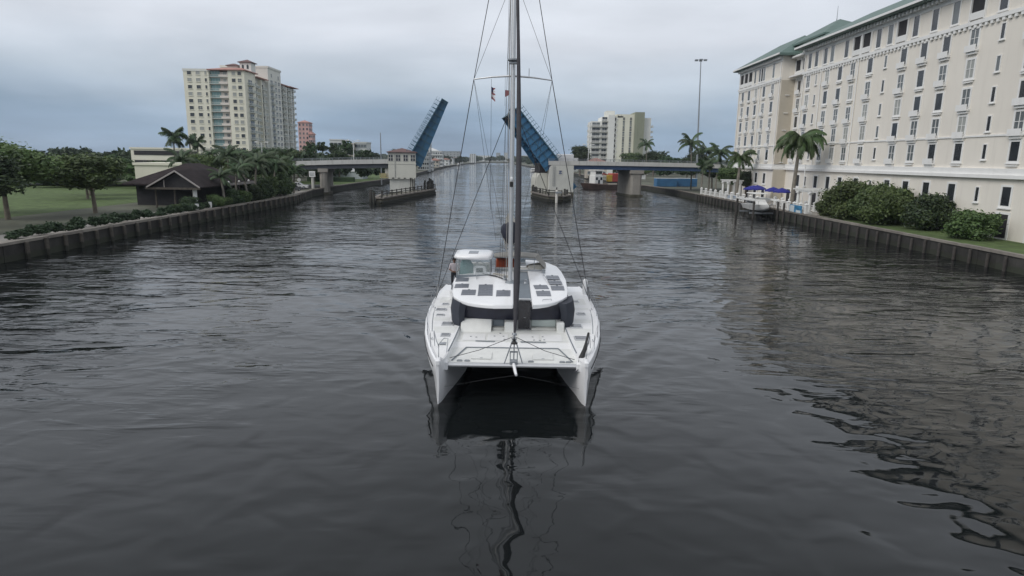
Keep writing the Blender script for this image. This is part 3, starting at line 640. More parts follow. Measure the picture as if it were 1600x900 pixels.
# ---- cream apartment tower on the tower-side bank
def left_tower():
    T = thing('apartment_tower', 'tall cream apartment tower with red tiled roof and many balconies', 'building', (-130, 320, LAND_Z))
    P = lambda name, m: MB(True)
    def part(name, m, *boxes):
        b = MB(True)
        for q in boxes: b.box(*q)
        return b.build(name, m, T)
    part('wall', 'tower_cream', (-144, -133, 290, 330, 1, 45.0)); part('wall', 'tower_pink', (-132.99, -124.8, 291.4, 330, 1, 44.6)); part('wall', 'tower_cream', (-124.79, -117.5, 290, 302, 1, 45.3))
    part('wall', 'tower_grey', (-140, -119.2, 302.01, 318, 1, 44.2)); part('wall', 'tower_grey', (-140, -117.6, 318.01, 335, 1, 50.2)); part('wall', 'tower_grey', (-140, -119.0, 335.01, 358, 1, 44.6))
    part('corner_pilaster', 'tower_cream', (-119.19, -117.7, 309, 310, 1, 43.5)); part('corner_pilaster', 'tower_white', (-118.99, -117.7, 342.6, 343.4, 1, 43.8)); part('corner_pilaster', 'tower_white', (-118.99, -117.7, 350, 350.8, 1, 43.8))
    part('parapet', 'tower_grey', (-144.2, -132.9, 289.8, 290.2, 44.7, 45.7), (-144.2, -143.8, 290.21, 330, 44.7, 45.7))
    part('parapet', 'tower_grey', (-140.2, -117.3, 317.8, 318.3, 50.0, 50.9), (-117.8, -117.3, 318.31, 335.2, 50.0, 50.9), (-140.2, -117.3, 334.9, 335.3, 50.0, 50.9))
    r = MB(True); r.hip(-133.4, -116.6, 289.1, 303.5, 45.2, 1.5, 4.5, 'x', t=.35); r.build('roof', 'tile_red', T)
    r = MB(True); r.hip(-141, -117.0, 303.6, 317.5, 44.1, 1.6, 5, 'y', t=.3); r.build('roof', 'tile_red', T)
    r = MB(True); r.hip(-141, -117.8, 336, 346, 44.6, 1.3, 4, 'y', t=.3); r.build('roof', 'tile_red', T)
    r = MB(True); r.hip(-141, -116.6, 346.2, 359, 44.4, 1.8, 5, 'y', t=.3); r.build('roof', 'tile_red', T)
    b = MB(True); b.box(-121.9, -116.9, 296.5, 301.5, 45.6, 49.4); b.build('turret_wall', 'tower_white', T)
    b = MB(True); b.hip(-122.6, -116.2, 295.8, 302.2, 49.4, 1.3, 3.1, 'x', t=.25); b.build('turret_roof', 'tile_brown', T)
    b = MB(True); b.box(-127.6, -122.8, 297, 300, 45.6, 48.0); b.build('pediment_wall', 'tower_pink', T)
    b = MB(True); b.hip(-128.3, -122.1, 296.4, 300.6, 48.0, .9, 2.5, 'x', t=.2); b.build('pediment_roof', 'tile_brown', T)
    am = MB(); am.prism_y([(-.45, -.9), (.45, -.9), (.45, .5), (.3, .8), (0, .95), (-.3, .8), (-.45, .5)], -.05, .02); AM = am.mesh('window', ['glass_dark'])
    for x in (-120.5, -118.4): wput('window', AM, T, (x, 296.5, 47.6))
    g = ['glass_dark', 'glass_mid', 'glass_light']
    W1 = [window_mesh(1.8, 1.5, k, 'tower_cream', .1, mull=(k == 'glass_mid')) for k in g]; W2 = [window_mesh(.8, 1.45, k, 'tower_cream', .1, mull=False) for k in g]
    W3 = [window_mesh(1.25, 1.5, k, 'tower_grey', .1) for k in g]
    GB = MB(); GB.box(-2.05, 2.05, -.12, 0, .15, 2.55, 0)
    for x in (-1.36, 0, 1.36): GB.box(x - .04, x + .04, -.17, -.121, .15, 2.55, 1)
    GB.box(-2.05, 2.05, -.18, -.121, .9, .98, 1); GBm = GB.mesh('glazed_bay', ['glass_teal', 'rail_grey'])
    SL = MB(); SL.box(-4.05, 4.05, -1.5, 0, -.16, 0, 0); SL.box(.2, 4.0, -1.48, -1.4, .1, .85, 1); SL.box(-4.0, .1, -1.46, -1.42, .25, .32, 2); SL.box(-4.0, .1, -1.46, -1.42, .5, .57, 2); SL.box(-4.05, 4.05, -1.5, -1.38, .851, .91, 0); SLm = SL.mesh('balcony', ['tower_white', 'tower_pink', 'rail_grey'])
    BA_ = [balcony_mesh(w_, 1.6, 'tower_white', 'rail_grey', k, w_ * .72, 2.3) for w_, k in ((6.0, 'glass_dark'), (4.2, 'glass_dark'), (4.2, 'glass_dark'))]
    BS = balcony_mesh(3.6, 1.5, 'tower_white', 'rail_grey', 'glass_mid', 1.8)
    r_ = random.Random(5)
    for i in range(1, 15):
        z = 1.5 + 2.93 * i; zc = z + 1.45
        pick = lambda: r_.choices((0, 1, 2), (4, 4, 3))[0]
        for x in (-141.4, -137.6): wput('window', W1[pick()], T, (x, 290, zc))
        wput('window', W2[pick()], T, (-134.3, 290, zc))
        for x in (-122.2, -119.6): wput('window', W1[pick()], T, (x, 290, zc), scale=(.88, 1, 1))
        wput('glazed_bay', GBm, T, (-130.8, 291.4, z))
        wput('balcony', SLm, T, (-128.9, 291.4, z))
        wput('window', W3[pick()], T, (-126.6, 291.4, zc - .1))
        if i > 5: wput('balcony', BS, T, (-144, 297, z), rad(-90))
        if i < 14: wput('balcony', BA_[0], T, (-117.5, 296, z), rad(90))
        if i < 14:
            for y in (305.6, 313.8): wput('balcony', BA_[1 + (i + int(y)) % 2], T, (-119.2, y, z), rad(90))
        wput('balcony', BA_[1], T, (-117.6, 322.4, z), rad(90)); wput('window', W3[0], T, (-117.6, 327.6, zc), rad(90), (2.0, 1, 1.15)); wput('window', W3[0], T, (-117.6, 331.8, zc), rad(90), (2.0, 1, 1.15))
        for y in (339.6, 347, 354.4): wput('balcony', BA_[2 if int(y) % 2 else 1], T, (-119.0, y, z), rad(90))
    for i in (15,):
        z = 1.5 + 2.93 * i
        for y in (322.4, 331.5): wput('window', W3[1], T, (-117.6, y, z + 1.5), rad(90), (1.3, 1, 1))
left_tower()

def simple_building(name, label, x0, x1, y0, y1, h, wall, roof=None, floors=None, cols=0, side_cols=0, cat='building', roof_h=1.8, win=(1.4, 1.3), glass=('glass_dark', 'glass_mid'), side='right', z0=LAND_Z, bands=False, group=None, frame='far_white'):
    t = thing(name, label, cat, ((x0 + x1) / 2, y0, z0), group=group)
    b = MB(True); b.box(x0, x1, y0, y1, z0 - 1, z0 + h); b.build('wall', wall, t)
    b = MB(True)
    if roof in ('flat', None): b.box(x0 - .25, x1 + .25, y0 - .25, y1 + .25, z0 + h, z0 + h + .5); b.build('roof', wall, t)
    else: b.hip(x0 - .6, x1 + .6, y0 - .6, y1 + .6, z0 + h, roof_h, min(x1 - x0, y1 - y0) * .48, 'y' if (y1 - y0) > (x1 - x0) else 'x'); b.build('roof', roof, t)
    if floors:
        fh = h / floors; wm = [window_mesh(win[0], min(win[1], fh * .6), g, frame, .1, mull=False) for g in glass]
        for i in range(floors):
            zc = z0 + fh * (i + .52)
            for k in range(cols): wput('window', wm[rnd.randrange(len(wm))], t, (x0 + (x1 - x0) * (k + .5) / cols, y0, zc))
            for k in range(side_cols):
                y = y0 + (y1 - y0) * (k + .5) / side_cols
                wput('window', wm[rnd.randrange(len(wm))], t, (x1 if side == 'right' else x0, y, zc), rad(90) if side == 'right' else rad(-90))
            if bands:
                b = MB(True); b.box(x0 - .9, x1 + .9, y0 - .9, y0 - .001, zc - fh * .5 - .1, zc - fh * .5 + .9); b.build('balcony', wall, t)
    return t
simple_building('pink_tower', 'pink stucco tower block with stepped top beside the cream tower', -171.5, -163.0, 522, 531, 33.5, 'stucco_pink', 'tile_red', 10, 3, 5, win=(1.3, 1.7), frame='stucco_pink')
b = simple_building('pink_block', 'lower pink wing with tiled roof next to the pink tower', -162.8, -160.0, 520, 528, 24.5, 'stucco_pink', 'tile_red', 7, 2, 4, win=(1.2, 1.6), frame='stucco_pink')
simple_building('parking_garage', 'low cream parking garage with dark open decks behind the palms', -115, -94, 196, 214, 9.2, 'tower_cream', 'flat')
gd = bpy.data.objects['parking_garage']
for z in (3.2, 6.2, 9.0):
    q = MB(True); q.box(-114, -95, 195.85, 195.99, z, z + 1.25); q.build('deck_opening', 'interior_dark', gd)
simple_building('low_white_building', 'long low cream building behind the dark pavilion roof', -77, -65, 132, 142, 5.6, 'tower_cream', 'flat')

# ---- pale tower on the right beyond the bridge
def right_tower():
    T = thing('condominium_tower', 'white and olive tower block with stepped balconies beyond the bridge', 'building', (58, 380, LAND_Z))
    def part(name, m, *boxes):
        b = MB(True)
        for q in boxes: b.box(*q)
        return b.build(name, m, T)
    part('wall', 'tower_white', (44.5, 50.5, 383, 400, 1, 31.5)); part('wall', 'tower_white', (50.51, 54, 382, 400, 1, 34.0))
    part('stair_wall', 'tower_white', (54.01, 57.6, 379, 400, 1, 35.0)); part('lift_shaft', 'tower_grey', (53.5, 58.3, 385, 396, 34, 37.6))
    part('wall', 'tower_pale', (58.6, 69.0, 380, 400, 1, 35.4)); part('fin_wall', 'tower_olive', (69.01, 74.4, 378, 400, 1, 36.6)); part('wall', 'tower_white', (74.41, 78.8, 381, 400, 1, 33.6))
    part('recess_wall', 'glass_dark', (57.61, 58.59, 381.5, 400, 1, 33.5))
    part('roof_sign', 'interior_dark', (59.2, 59.9, 379.85, 379.99, 33.6, 34.6), (60.1, 60.8, 379.85, 379.99, 33.6, 34.4), (61.0, 61.6, 379.85, 379.99, 33.6, 34.6), (61.8, 62.4, 379.85, 379.99, 33.6, 34.4))
    zz = MB(True)
    for k in range(10):
        z = 4 + k * 3; zz.beam((57.7, 379.9, z), (59.4, 379.9, z + 1.5), .2, .5); zz.beam((59.4, 379.9, z + 1.5), (57.7, 379.9, z + 3), .2, .5)
    zz.build('stair_flight', 'tower_white', T)
    Bm = [balcony_mesh(5.6, 1.8, 'tower_white', 'tower_white', g, 4.4, 2.3) for g in ('glass_dark', 'glass_mid')]; Bs = balcony_mesh(3.4, 1.8, 'tower_white', 'tower_white', 'glass_dark', 2.8, 2.3); Bl = balcony_mesh(2.6, 1.8, 'tower_white', 'tower_white', 'glass_mid', 2.0, 2.3)
    W = [window_mesh(1.1, 1.6, g, 'tower_pale', .1) for g in ('glass_dark', 'glass_mid')]
    for i in range(1, 11):
        z = 1.5 + 3.0 * i
        if i < 10: wput('balcony', Bm[i % 2], T, (47.4, 383, z))
        wput('balcony', Bs, T, (52.2, 382, z))
        if i < 10: wput('balcony', Bl, T, (44.5, 386, z), rad(-90))
        for x in (62.9, 66.9): wput('window', W[(i + int(x)) % 2], T, (x, 379.97, z + 1.3))
        if i < 10: wput('balcony', Bl, T, (78.8, 383.5, z), rad(90))
    for x in (62.0, 66.0): part('window_bay', 'glass_mid', (x + .35, x + 1.45, 379.975, 379.995, 3, 33.4))
right_tower()

# ---- hotel on the right bank
def hotel():
    T = thing('hotel', 'large cream hotel with green hipped roof beside the water', 'building', (54, 130, LAND_Z))
    def part(name, m, *boxes):
        b = MB(True)
        for q in boxes: b.box(*q)
        return b.build(name, m, T)
    EZ = 30.2
    blocks = [(53.0, 133.2, 157.6), (55.6, 126.0, 133.19), (54.2, 58, 125.99)]
    for x, y0, y1 in blocks:
        part('wall', 'hotel_wall', (x, 76, y0, y1, 9.2, EZ)); part('base_wall', 'hotel_wall', (x - .1, 76, y0 - (.001 if x < 55 else 0), y1, 1, 8.1))
        part('cornice', 'hotel_trim', (x - .55, 76, y0 - .3 * (x < 55), y1 + .3 * (x < 54), 8.1, 8.5)); part('cornice', 'hotel_trim', (x - .3, 76, y0 - .1 * (x < 55), y1 + .1 * (x < 54), 8.501, 9.2))
        part('band_course', 'hotel_trim', (x - .3, x - .001, y0, y1, 25.7, 26.15)); part('band_course', 'hotel_trim', (x - .12, x - .002, y0, y1, 12.75, 12.95))
        dn = MB(True)
        for k in range(int((y1 - y0) / .9)): dn.box(x - .26, x - .003, y0 + .2 + k * .9, y0 + .6 + k * .9, 25.35, 25.69)
        for k in range(int((y1 - y0) / .9)): dn.box(x - .75, x - .003, y0 + .2 + k * .9, y0 + .55 + k * .9, 29.65, 30.15)
        tag(dn.build('bracket', 'hotel_trim', T), kind='stuff')
        part('frieze', 'hotel_trim', (x - .1, x - .0035, y0, y1, 29.2, 30.19))
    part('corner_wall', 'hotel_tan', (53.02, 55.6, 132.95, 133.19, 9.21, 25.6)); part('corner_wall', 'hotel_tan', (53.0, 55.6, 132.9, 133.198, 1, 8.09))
    # end wall facing the bridge
    # roofs
    r = MB(True); r.hip(51.7, 67, 131.8, 159, EZ, 4.6, 7.5, 'y', t=.4); r.build('roof', 'roof_green', T)
    part('tower_wall', 'hotel_wall', (56.4, 67.5, 123, 140, 30, 32.4))
    r = MB(True); r.hip(55.2, 68.6, 121.6, 141.4, 32.2, 4.0, 8.6, 'y', t=.35); r.build('roof', 'roof_green', T)
    r = MB(True); r.hip(52.6, 71, 52, 127.2, EZ + .012, 4.6, 8.5, 'y', t=.45); r.build('roof', 'roof_green', T)
    b = MB(True); b.tube([(61.9, 131.5, 36.3), (61.9, 131.5, 37.1), (61.9, 131.5, 39.2)], [.12, .06, .03], 6); b.build('finial', 'galv', T)
    for x, y0, y1 in ((51.65, 131.9, 158.9), (52.55, 55, 127.1)):
        b = MB(True); b.box(x - .12, x - .002, y0, y1, EZ + .1, EZ + .42); b.build('gutter', 'hotel_trim', T)
    for x, y in ((52.86, 157.2), (52.86, 144), (52.86, 133.6), (54.06, 118.5), (54.06, 125.6), (54.06, 106)):
        b = MB(True); b.tube([(x, y, 9.25), (x, y, 29.1)], .09, 6); b.build('downpipe', 'hotel_trim', T)
    g = ['glass_dark', 'glass_mid', 'glass_light']
    WN = [window_mesh(1.3, 2.05, k, 'hotel_trim', .24, mull=(k != 'glass_dark')) for k in g]; WT = [window_mesh(1.2, 2.6, k, 'hotel_trim', .16, mull=False) for k in g]; WS = [window_mesh(.55, 1.6, k, 'hotel_trim', .12, mull=False) for k in g]; WG = window_mesh(1.7, 2.6, 'interior_dark', 'hotel_trim', .25, mull=False, sill=False)
    BL = MB(); BL.box(-.95, .95, -.5, 0, -.2, 0, 0); BL.box(-.95, .95, -.5, -.44, .001, .55, 0); BL.box(-.8, .8, -.30, 0, -.5, -.201, 0); BLm = BL.mesh('balconet', ['hotel_trim'])
    LD = MB(); LD.box(-.8, .8, -.25, 0, -.07, .07, 0); LDm = LD.mesh('ledge', ['hotel_trim'])
    rows = (24.2, 20.75, 17.4, 14.2, 11.05); r_ = random.Random(3)
    cols = [(53.0, y, 'n') for y in (154.6, 150.6, 146.4, 141.8, 137.2)] + [(55.6, 130.6, 'n')] + [(54.2, y, k) for y, k in ((123.6, 'n'), (120.4, 's'), (116.3, 'n'), (111.8, 'n'), (107.7, 'n'), (102.6, 'n'), (98.4, 's'), (94, 'n'), (89.5, 'n'), (85, 'n'), (80, 'n'), (75.5, 's'), (71, 'n'), (66.5, 'n'), (62, 'n'))]
    for x, y, k in cols:
        for j, z in enumerate(rows):
            wput('window', (WN if k == 'n' else WS)[r_.choices((0, 1, 2), (5, 4, 1))[0]], T, (x, y, z), rad(-90))
            if k == 'n': wput('balconet', BLm, T, (x, y, z - 1.32), rad(-90)) if (int(y) + j) % 3 else wput('ledge', LDm, T, (x, y, z - 1.55), rad(-90))
        if x != 55.6: wput('window', WN[0] if k == 'n' else WS[0], T, (x - .1, y, 6.2), rad(-90)); 
        if k == 'n': wput('window', WG, T, (x - .1, y, 2.95), rad(-90))
    for x, ys in ((53.0, (147.6, 144.9, 143.6, 142.4, 137.4)), (54.2, (123.6, 121, 117.6, 115.2, 110.4, 101, 98, 92, 88, 84, 76, 72, 66))):
        for y in ys: wput('window', WT[r_.random() < .4], T, (x, y, 27.85), rad(-90), (1.0 if x > 54 else .8, 1, 1))
    LG = MB(); LG.box(-1.15, 1.15, -.06, 0, -1.45, 1.4, 1); LG.box(-1.35, -1.15, -.25, 0, -1.6, 1.5, 0); LG.box(1.15, 1.35, -.25, 0, -1.6, 1.5, 0); LG.box(-1.14, 1.14, -.22, -.1, -1.45, -.65, 0); LGm = LG.mesh('loggia', ['hotel_trim', 'interior_dark'])
    for x, y in ((53.0, 155.6), (53.0, 152.9), (53.0, 150.2), (55.6, 131.6), (55.6, 128.4), (54.2, 106.9), (54.2, 104.2), (54.2, 95), (54.2, 80)): wput('loggia', LGm, T, (x, y, 27.8), rad(-90))
    part('balcony_slab', 'hotel_trim', (54.3, 55.59, 126.2, 133.0, 26.0, 26.3)); part('balcony_hood', 'hotel_trim', (54.3, 55.59, 126.2, 133.0, 29.6, 29.9))
    WE = window_mesh(1.1, 1.75, 'glass_dark', 'hotel_trim', .2)
    # short side facing the viewer between the blocks
    for z in rows: wput('ledge', LDm, T, (54.3, 132.95, z - 1.5), 0, (.5, 1, 1))
hotel()

# ---- waterside pavilion with dark roof on the left bank
def pavilion():
    T = thing('waterside_pavilion', 'open pavilion with dark brown roof and gable, on the left sea wall', 'pavilion', (-52, 100, LAND_Z))
    r = MB(True); r.hip(-60, -46.3, 99, 116.5, 4.65, 3.1, 6.5, 'y', t=.22); r.build('roof', 'roof_dark', T)
    # gable porch at the near end
    g = MB(True); g.add([(-53.6, 94.6, 4.7), (-49.4, 94.6, 7.05), (-46.0, 94.6, 4.7), (-53.6, 104, 4.7), (-49.4, 104, 7.05), (-46.0, 104, 4.7), (-53.6, 94.6, 4.5), (-49.4, 94.6, 6.85), (-46.0, 94.6, 4.5), (-53.6, 104, 4.5), (-49.4, 104, 6.85), (-46.0, 104, 4.5)],
          [(0, 1, 4, 3), (1, 2, 5, 4), (9, 10, 7, 6), (10, 11, 8, 7), (0, 6, 7, 1), (1, 7, 8, 2), (2, 8, 11, 5), (0, 3, 9, 6)]); g.build('gable_roof', 'roof_dark', T)
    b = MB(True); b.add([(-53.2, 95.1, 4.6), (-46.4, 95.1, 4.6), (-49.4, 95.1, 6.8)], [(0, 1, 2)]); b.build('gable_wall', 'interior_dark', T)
    b = MB(True); b.beam((-53.7, 94.53, 4.62), (-49.4, 94.53, 7.0), .1, .2); b.beam((-49.4, 94.53, 7.0), (-45.9, 94.53, 4.62), .1, .2); b.build('bargeboard', 'fascia_pale', T)
    b = MB(True); b.box(-51.3, -51.2, 94.8, 94.9, 4.6, 5.7); b.build('gable_post', 'fascia_pale', T)
    b = MB(True); b.box(-54, -46.0, 94.7, 95.05, 4.3, 4.6); b.build('porch_beam', 'bridge_fascia' if False else 'pile_wood', T)
    b = MB(True); b.box(-46.42, -46.24, 104, 116.6, 4.5, 4.88); b.build('eave_board', 'fascia_pale', T)
    b = MB(True); b.box(-60, -46.3, 116.52, 116.66, 4.5, 4.88); b.build('eave_board', 'fascia_pale', T)
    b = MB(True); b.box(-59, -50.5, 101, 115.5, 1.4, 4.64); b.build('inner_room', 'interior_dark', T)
    c = MB(); c.cbox(-.42, .42, -.42, .42, 0, .3, .04); c.tube([(0, 0, .3), (0, 0, 2.9)], .3, 12); c.cbox(-.4, .4, -.4, .4, 2.9, 3.12, .04); CM = c.mesh('column', ['white_paint'], 40)
    wput('column', CM, T, (-47.2, 95.6, LAND_Z))
    pm = MB(); pm.cbox(-.1, .1, -.1, .1, 0, 3.1, .01); PM = pm.mesh('post', ['pile_wood']); wput('post', PM, T, (-53, 95.6, LAND_Z)); wput('post', PM, T, (-50.2, 95.6, LAND_Z))
    for y in (104, 107, 110, 113): wput('post', PM, T, (-46.7, y, LAND_Z))
    wput('column', CM, T, (-46.7, 115.9, LAND_Z))
    b = MB(True)
    for y in np.arange(98, 114, 3.2): b.box(-46.75, -46.69, y, y + 3.2, 2.35, 2.42); b.box(-46.75, -46.69, y, y + 3.2, 1.9, 1.95)
    b.build('rail', 'pile_wood', T)
    for y in (105, 109, 113):
        b = MB(True); b.tube([(-46.2, y, 4.9), (-46.2, y, 5.05), (-46.2, y, 5.25)], [.12, .22, .05], 8); b.build('eave_lamp', 'white_paint', T, 40)
pavilion()

# ------------------------------------------------------------ vegetation
def frond_mesh(L, e0, droop, m, n=24, lw=.085, ll=.85, seed=0, hang=.5):
    """one palm frond growing from the origin along +X: arched rachis with a leaflet on each side at every step"""
    r_ = random.Random(seed); mb = MB(); pts = []; x = z = 0.0; e = e0
    for k in range(n + 1):
        pts.append(Vector((x, 0, z))); e = e0 - droop * (k / n) ** 1.3; x += math.cos(e) * L / n; z += math.sin(e) * L / n
    mb.tube(pts[::3] + [pts[-1]], [max(.012, .045 * (1 - i / (n / 3 + 1))) for i in range(len(pts[::3]) + 1)], 4, 0, False)
    for k in range(2, n + 1):
        t = k / n; l = ll * (math.sin(math.pi * min(1, .12 + .88 * t)) ** .6 + .12) * r_.uniform(.85, 1.1); d = (pts[k] - pts[k - 1]).normalized()
        for s in (-1, 1):
            out = (Vector((0, s, 0)) * .80 + d * .55 + Vector((0, 0, -hang - .3 * r_.random()))).normalized()
            a = pts[k]; mid = a + out * l * .55; tip = a + (out + Vector((0, 0, -.35))).normalized() * l
            w = d * lw * r_.uniform(.8, 1.2)
            mb.add([a - w, a + w, mid + w * .9, mid - w * .9, tip], [(0, 1, 2, 3), (3, 2, 4)])
    return mb.mesh('frond', [m])
FR = {}
def fronds(kind):
    if kind not in FR:
        if kind == 'royal': FR[kind] = [frond_mesh(4.3, e, d, 'frond', 46, .055, 1.15, i, .55) for i, (e, d) in enumerate(((1.15, 1.9), (.8, 2.4), (.4, 2.3), (-.1, 1.7)))]
        elif kind == 'coco': FR[kind] = [frond_mesh(4.2, e, d, 'frond_dark', 42, .055, 1.0, i + 9, .7) for i, (e, d) in enumerate(((1.2, 1.5), (.75, 1.9), (.25, 1.7), (-.3, 1.0)))]
        else: FR[kind] = [frond_mesh(1.9, e, d, 'frond_dark', 20, .055, .95, i + 20, .3) for i, (e, d) in enumerate(((1.2, .9), (.7, 1.1), (.1, 1.0), (-.5, .8)))]
    return FR[kind]
def trunk_mesh(h, r0, r1, lean, seed=0, bulge=0.0):
    r_ = random.Random(seed); mb = MB(); n = 9; pts = []; rs = []
    for k in range(n + 1):
        t = k / n; pts.append((lean * t ** 1.6, .12 * math.sin(t * 3 + seed), h * t - .2 * (k == 0))); rs.append((r0 + (r1 - r0) * t + bulge * math.sin(math.pi * t)) * r_.uniform(.96, 1.05) * (1.25 if k == 0 else 1))
    mb.tube(pts, rs, 9); return mb.mesh('trunk', ['palm_bark'], 60), Vector(pts[-1])
def palm(label, x, y, h, kind='coco', lean=0.0, nf=16, scale=1.0, z=LAND_Z, seed=0, dry=False, group='palms along the waterfront', r0=None):
    t = thing('palm_tree', label, 'palm tree', (x, y, z), group=group); r_ = random.Random(seed * 7 + 1)
    rr = {'royal': (.30, .22, .06), 'coco': (.20, .13, .0), 'fan': (.20, .17, .0)}[kind]
    tm, top = trunk_mesh(h, rr[0], rr[1], lean, seed, rr[2]); put('trunk', tm, t)
    if kind == 'royal':
        c = MB(); c.tube([top + Vector((0, 0, -.1)), top + Vector((0, 0, .5)), top + Vector((0, 0, 1.5))], [.22, .2, .1], 9); c.build('crownshaft', 'crownshaft', t, 60); top = top + Vector((0, 0, 1.35))
    ms = fronds(kind)
    for k in range(nf):
        ring = (0, 1, 1, 2, 2, 3)[k % 6] if kind != 'fan' else k % 4
        o = put('frond', ms[ring], t, top, 0, scale * r_.uniform(.85, 1.1)); o.rotation_euler = (r_.uniform(-.12, .12), r_.uniform(-.15, .15), k * 2.399 + r_.uniform(-.25, .25))
    return t
def crown_mesh(name, seed, rx, ry, rz, blobs, leaves, size, mats, flat=.0):
    """leaf clumps gathered on many overlapping lobes, with gaps between the lobes"""
    g = np.random.default_rng(seed); C = []; RR = []
    while len(C) < blobs:
        p = g.uniform(-1, 1, 3)
        if np.dot(p, p) < 1 and p[2] > -.8: C.append(p * (rx, ry, rz) * .78); RR.append(g.uniform(.22, .42) * min(rx, ry, rz * 1.2))
    C = np.array(C); RR = np.array(RR); pick = g.integers(0, blobs, leaves)
    d = g.normal(size=(leaves, 3)); d /= np.linalg.norm(d, axis=1)[:, None]; d[:, 2] = np.abs(d[:, 2]) * np.where(g.random(leaves) < .75, 1, -1)
    far = np.where(g.random(leaves) < .16, g.uniform(1.0, 1.5, leaves), g.uniform(.70, 1.06, leaves)); P = C[pick] + d * (RR[pick] * far)[:, None]
    nrm = d + g.normal(scale=.55, size=(leaves, 3)); nrm /= np.linalg.norm(nrm, axis=1)[:, None]
    up = np.where(np.abs(nrm[:, 2:3]) < .9, np.array([[0, 0, 1.]]), np.array([[1., 0, 0]])); a = np.cross(nrm, up); a /= np.linalg.norm(a, axis=1)[:, None]; b = np.cross(nrm, a)
    th = g.uniform(0, 6.28, leaves)[:, None]; a, b = a * np.cos(th) + b * np.sin(th), -a * np.sin(th) + b * np.cos(th)
    s = (size * g.uniform(.55, 1.25, leaves))[:, None]
    V = np.stack([P - a * s, P + b * s * .55 + nrm * s * .12, P + a * s, P - b * s * .55 + nrm * s * .12], 1).reshape(-1, 3)
    F = np.arange(leaves * 4).reshape(-1, 4)
    me = bpy.data.meshes.new(name); me.from_pydata(V.tolist(), [], F.tolist())
    for m in mats: me.materials.append(MATS[m])
    me.polygons.foreach_set('material_index', (g.random(leaves) < .3).astype(np.int32) * (len(mats) > 1)); me.update(); return me
CR = [crown_mesh('crown', 1, 1, 1, .85, 30, 13000, .062, ['leaf_green', 'leaf_bright']), crown_mesh('crown', 2, 1, .9, .75, 34, 13000, .062, ['leaf_dark', 'leaf_green']),
      crown_mesh('crown', 3, 1, 1, 1.0, 28, 13000, .062, ['leaf_bright', 'leaf_green']), crown_mesh('crown', 4, 1, 1, .7, 38, 14000, .06, ['leaf_green', 'leaf_dark'])]
BALL = crown_mesh('crown', 8, 1, 1, .95, 18, 1500, .16, ['frond_dark', 'leaf_dark'])
def limb_trunk(h, r, seed):
    r_ = random.Random(seed); mb = MB(); top = Vector((r_.uniform(-.3, .3), r_.uniform(-.3, .3), h * .55))
    mb.tube([(0, 0, -.2), (top.x * .4, top.y * .4, h * .3), top], [r * 1.3, r, r * .75], 8)
    for k in range(5):
        a = k * 1.257 + r_.random(); q = top + Vector((math.cos(a) * h * .28, math.sin(a) * h * .28, h * r_.uniform(.18, .36))); mb.tube([top - Vector((0, 0, .2)), (top + q) / 2 + Vector((0, 0, -.1)), q], [r * .6, r * .38, r * .15], 6)
    return mb.mesh('trunk', ['bark'], 60)
def tree(label, x, y, h, rx, ci=0, z=LAND_Z, seed=0, rz=None, group=None, name='leafy_tree', cat='tree', ry=None):
    t = thing(name, label, cat, (x, y, z), group=group); rz = rz or h * .36; put('trunk', limb_trunk(h, .05 + h * .022, seed), t)
    o = put('crown', CR[ci], t, (0, 0, h - rz * .86), seed * 1.3, (rx, ry or rx, rz)); return t
def shrub(label, x, y, h, rx, ci=0, seed=0, group=None, ry=None, z=LAND_Z):
    t = thing('shrub', label, 'shrub', (x, y, z), group=group)
    o = put('foliage', CR[ci], t, (0, 0, h * .42), seed * 1.7, (rx, ry or rx, h * .62))
    s = MB(); r_ = random.Random(seed)
    for k in range(6):
        a = k * 1.05; s.tube([(0, 0, -.1), (math.cos(a) * rx * .3, math.sin(a) * rx * .3, h * .35), (math.cos(a) * rx * .55, math.sin(a) * rx * .55, h * .7)], [.05, .035, .015], 5)
    s.build('stem', 'bark', t); return t
# right bank
palm('big royal palm with drooping dark fronds in front of the hotel facade', 48.6, 112.5, 10.2, 'royal', .25, 30, 1.22, seed=1)
palm('medium royal palm at the far corner of the hotel by the pergola', 48.6, 141, 7.4, 'royal', .2, 20, .90, seed=2)
palm('tallest coconut palm in the group near the light mast', 51.2, 187, 13.0, 'coco', -.9, 16, 1.15, seed=3)
palm('coconut palm leaning away just beside the light mast', 55.6, 192, 10.8, 'coco', .9, 15, 1.05, seed=4)
palm('wide coconut palm between the light mast and the hotel', 55.2, 177, 10.4, 'coco', .3, 18, 1.2, seed=5)
palm('coconut palm in front of the olive walled tower beyond the bridge', 67.5, 332, 16.0, 'coco', -.5, 16, 1.35, seed=6)
palm('slender cabbage palm with pale trunk at the corner where bridge meets bank', 47.3, 163, 6.9, 'fan', .1, 18, 1.1, seed=7); palm('second cabbage palm beside the bank end of the bridge, pale trunk', 49.6, 164.5, 7.6, 'fan', -.2, 18, 1.15, seed=8); palm('short cabbage palm close to the first pergola', 51.2, 158, 6.0, 'fan', .15, 16, 1.1, seed=9)
tree('dense green tree behind the first pergola, under the coconut palms', 51.5, 153.5, 7.0, 3.6, 0, seed=11)
tree('dark bushy tree between the pergola and the medium royal palm', 52.4, 146, 6.0, 2.6, 1, seed=12)
tree('low spreading tree at the end of the hotel approach span', 55.5, 161, 6.2, 3.4, 3, seed=13)
tree('bushy tree growing past the bridge on the hotel bank by the blue containers', 60, 196, 7.5, 4.2, 1, seed=14)
shrub('big rounded green shrub at the end of the white fence', 49.6, 95.2, 5.4, 4.0, 2, 1, 'shrubs on the lawn by the sea wall'); shrub('large dark shrub above the lawn edge, behind the bright one', 52.2, 89.8, 6.0, 4.6, 0, 2, 'shrubs on the lawn by the sea wall')
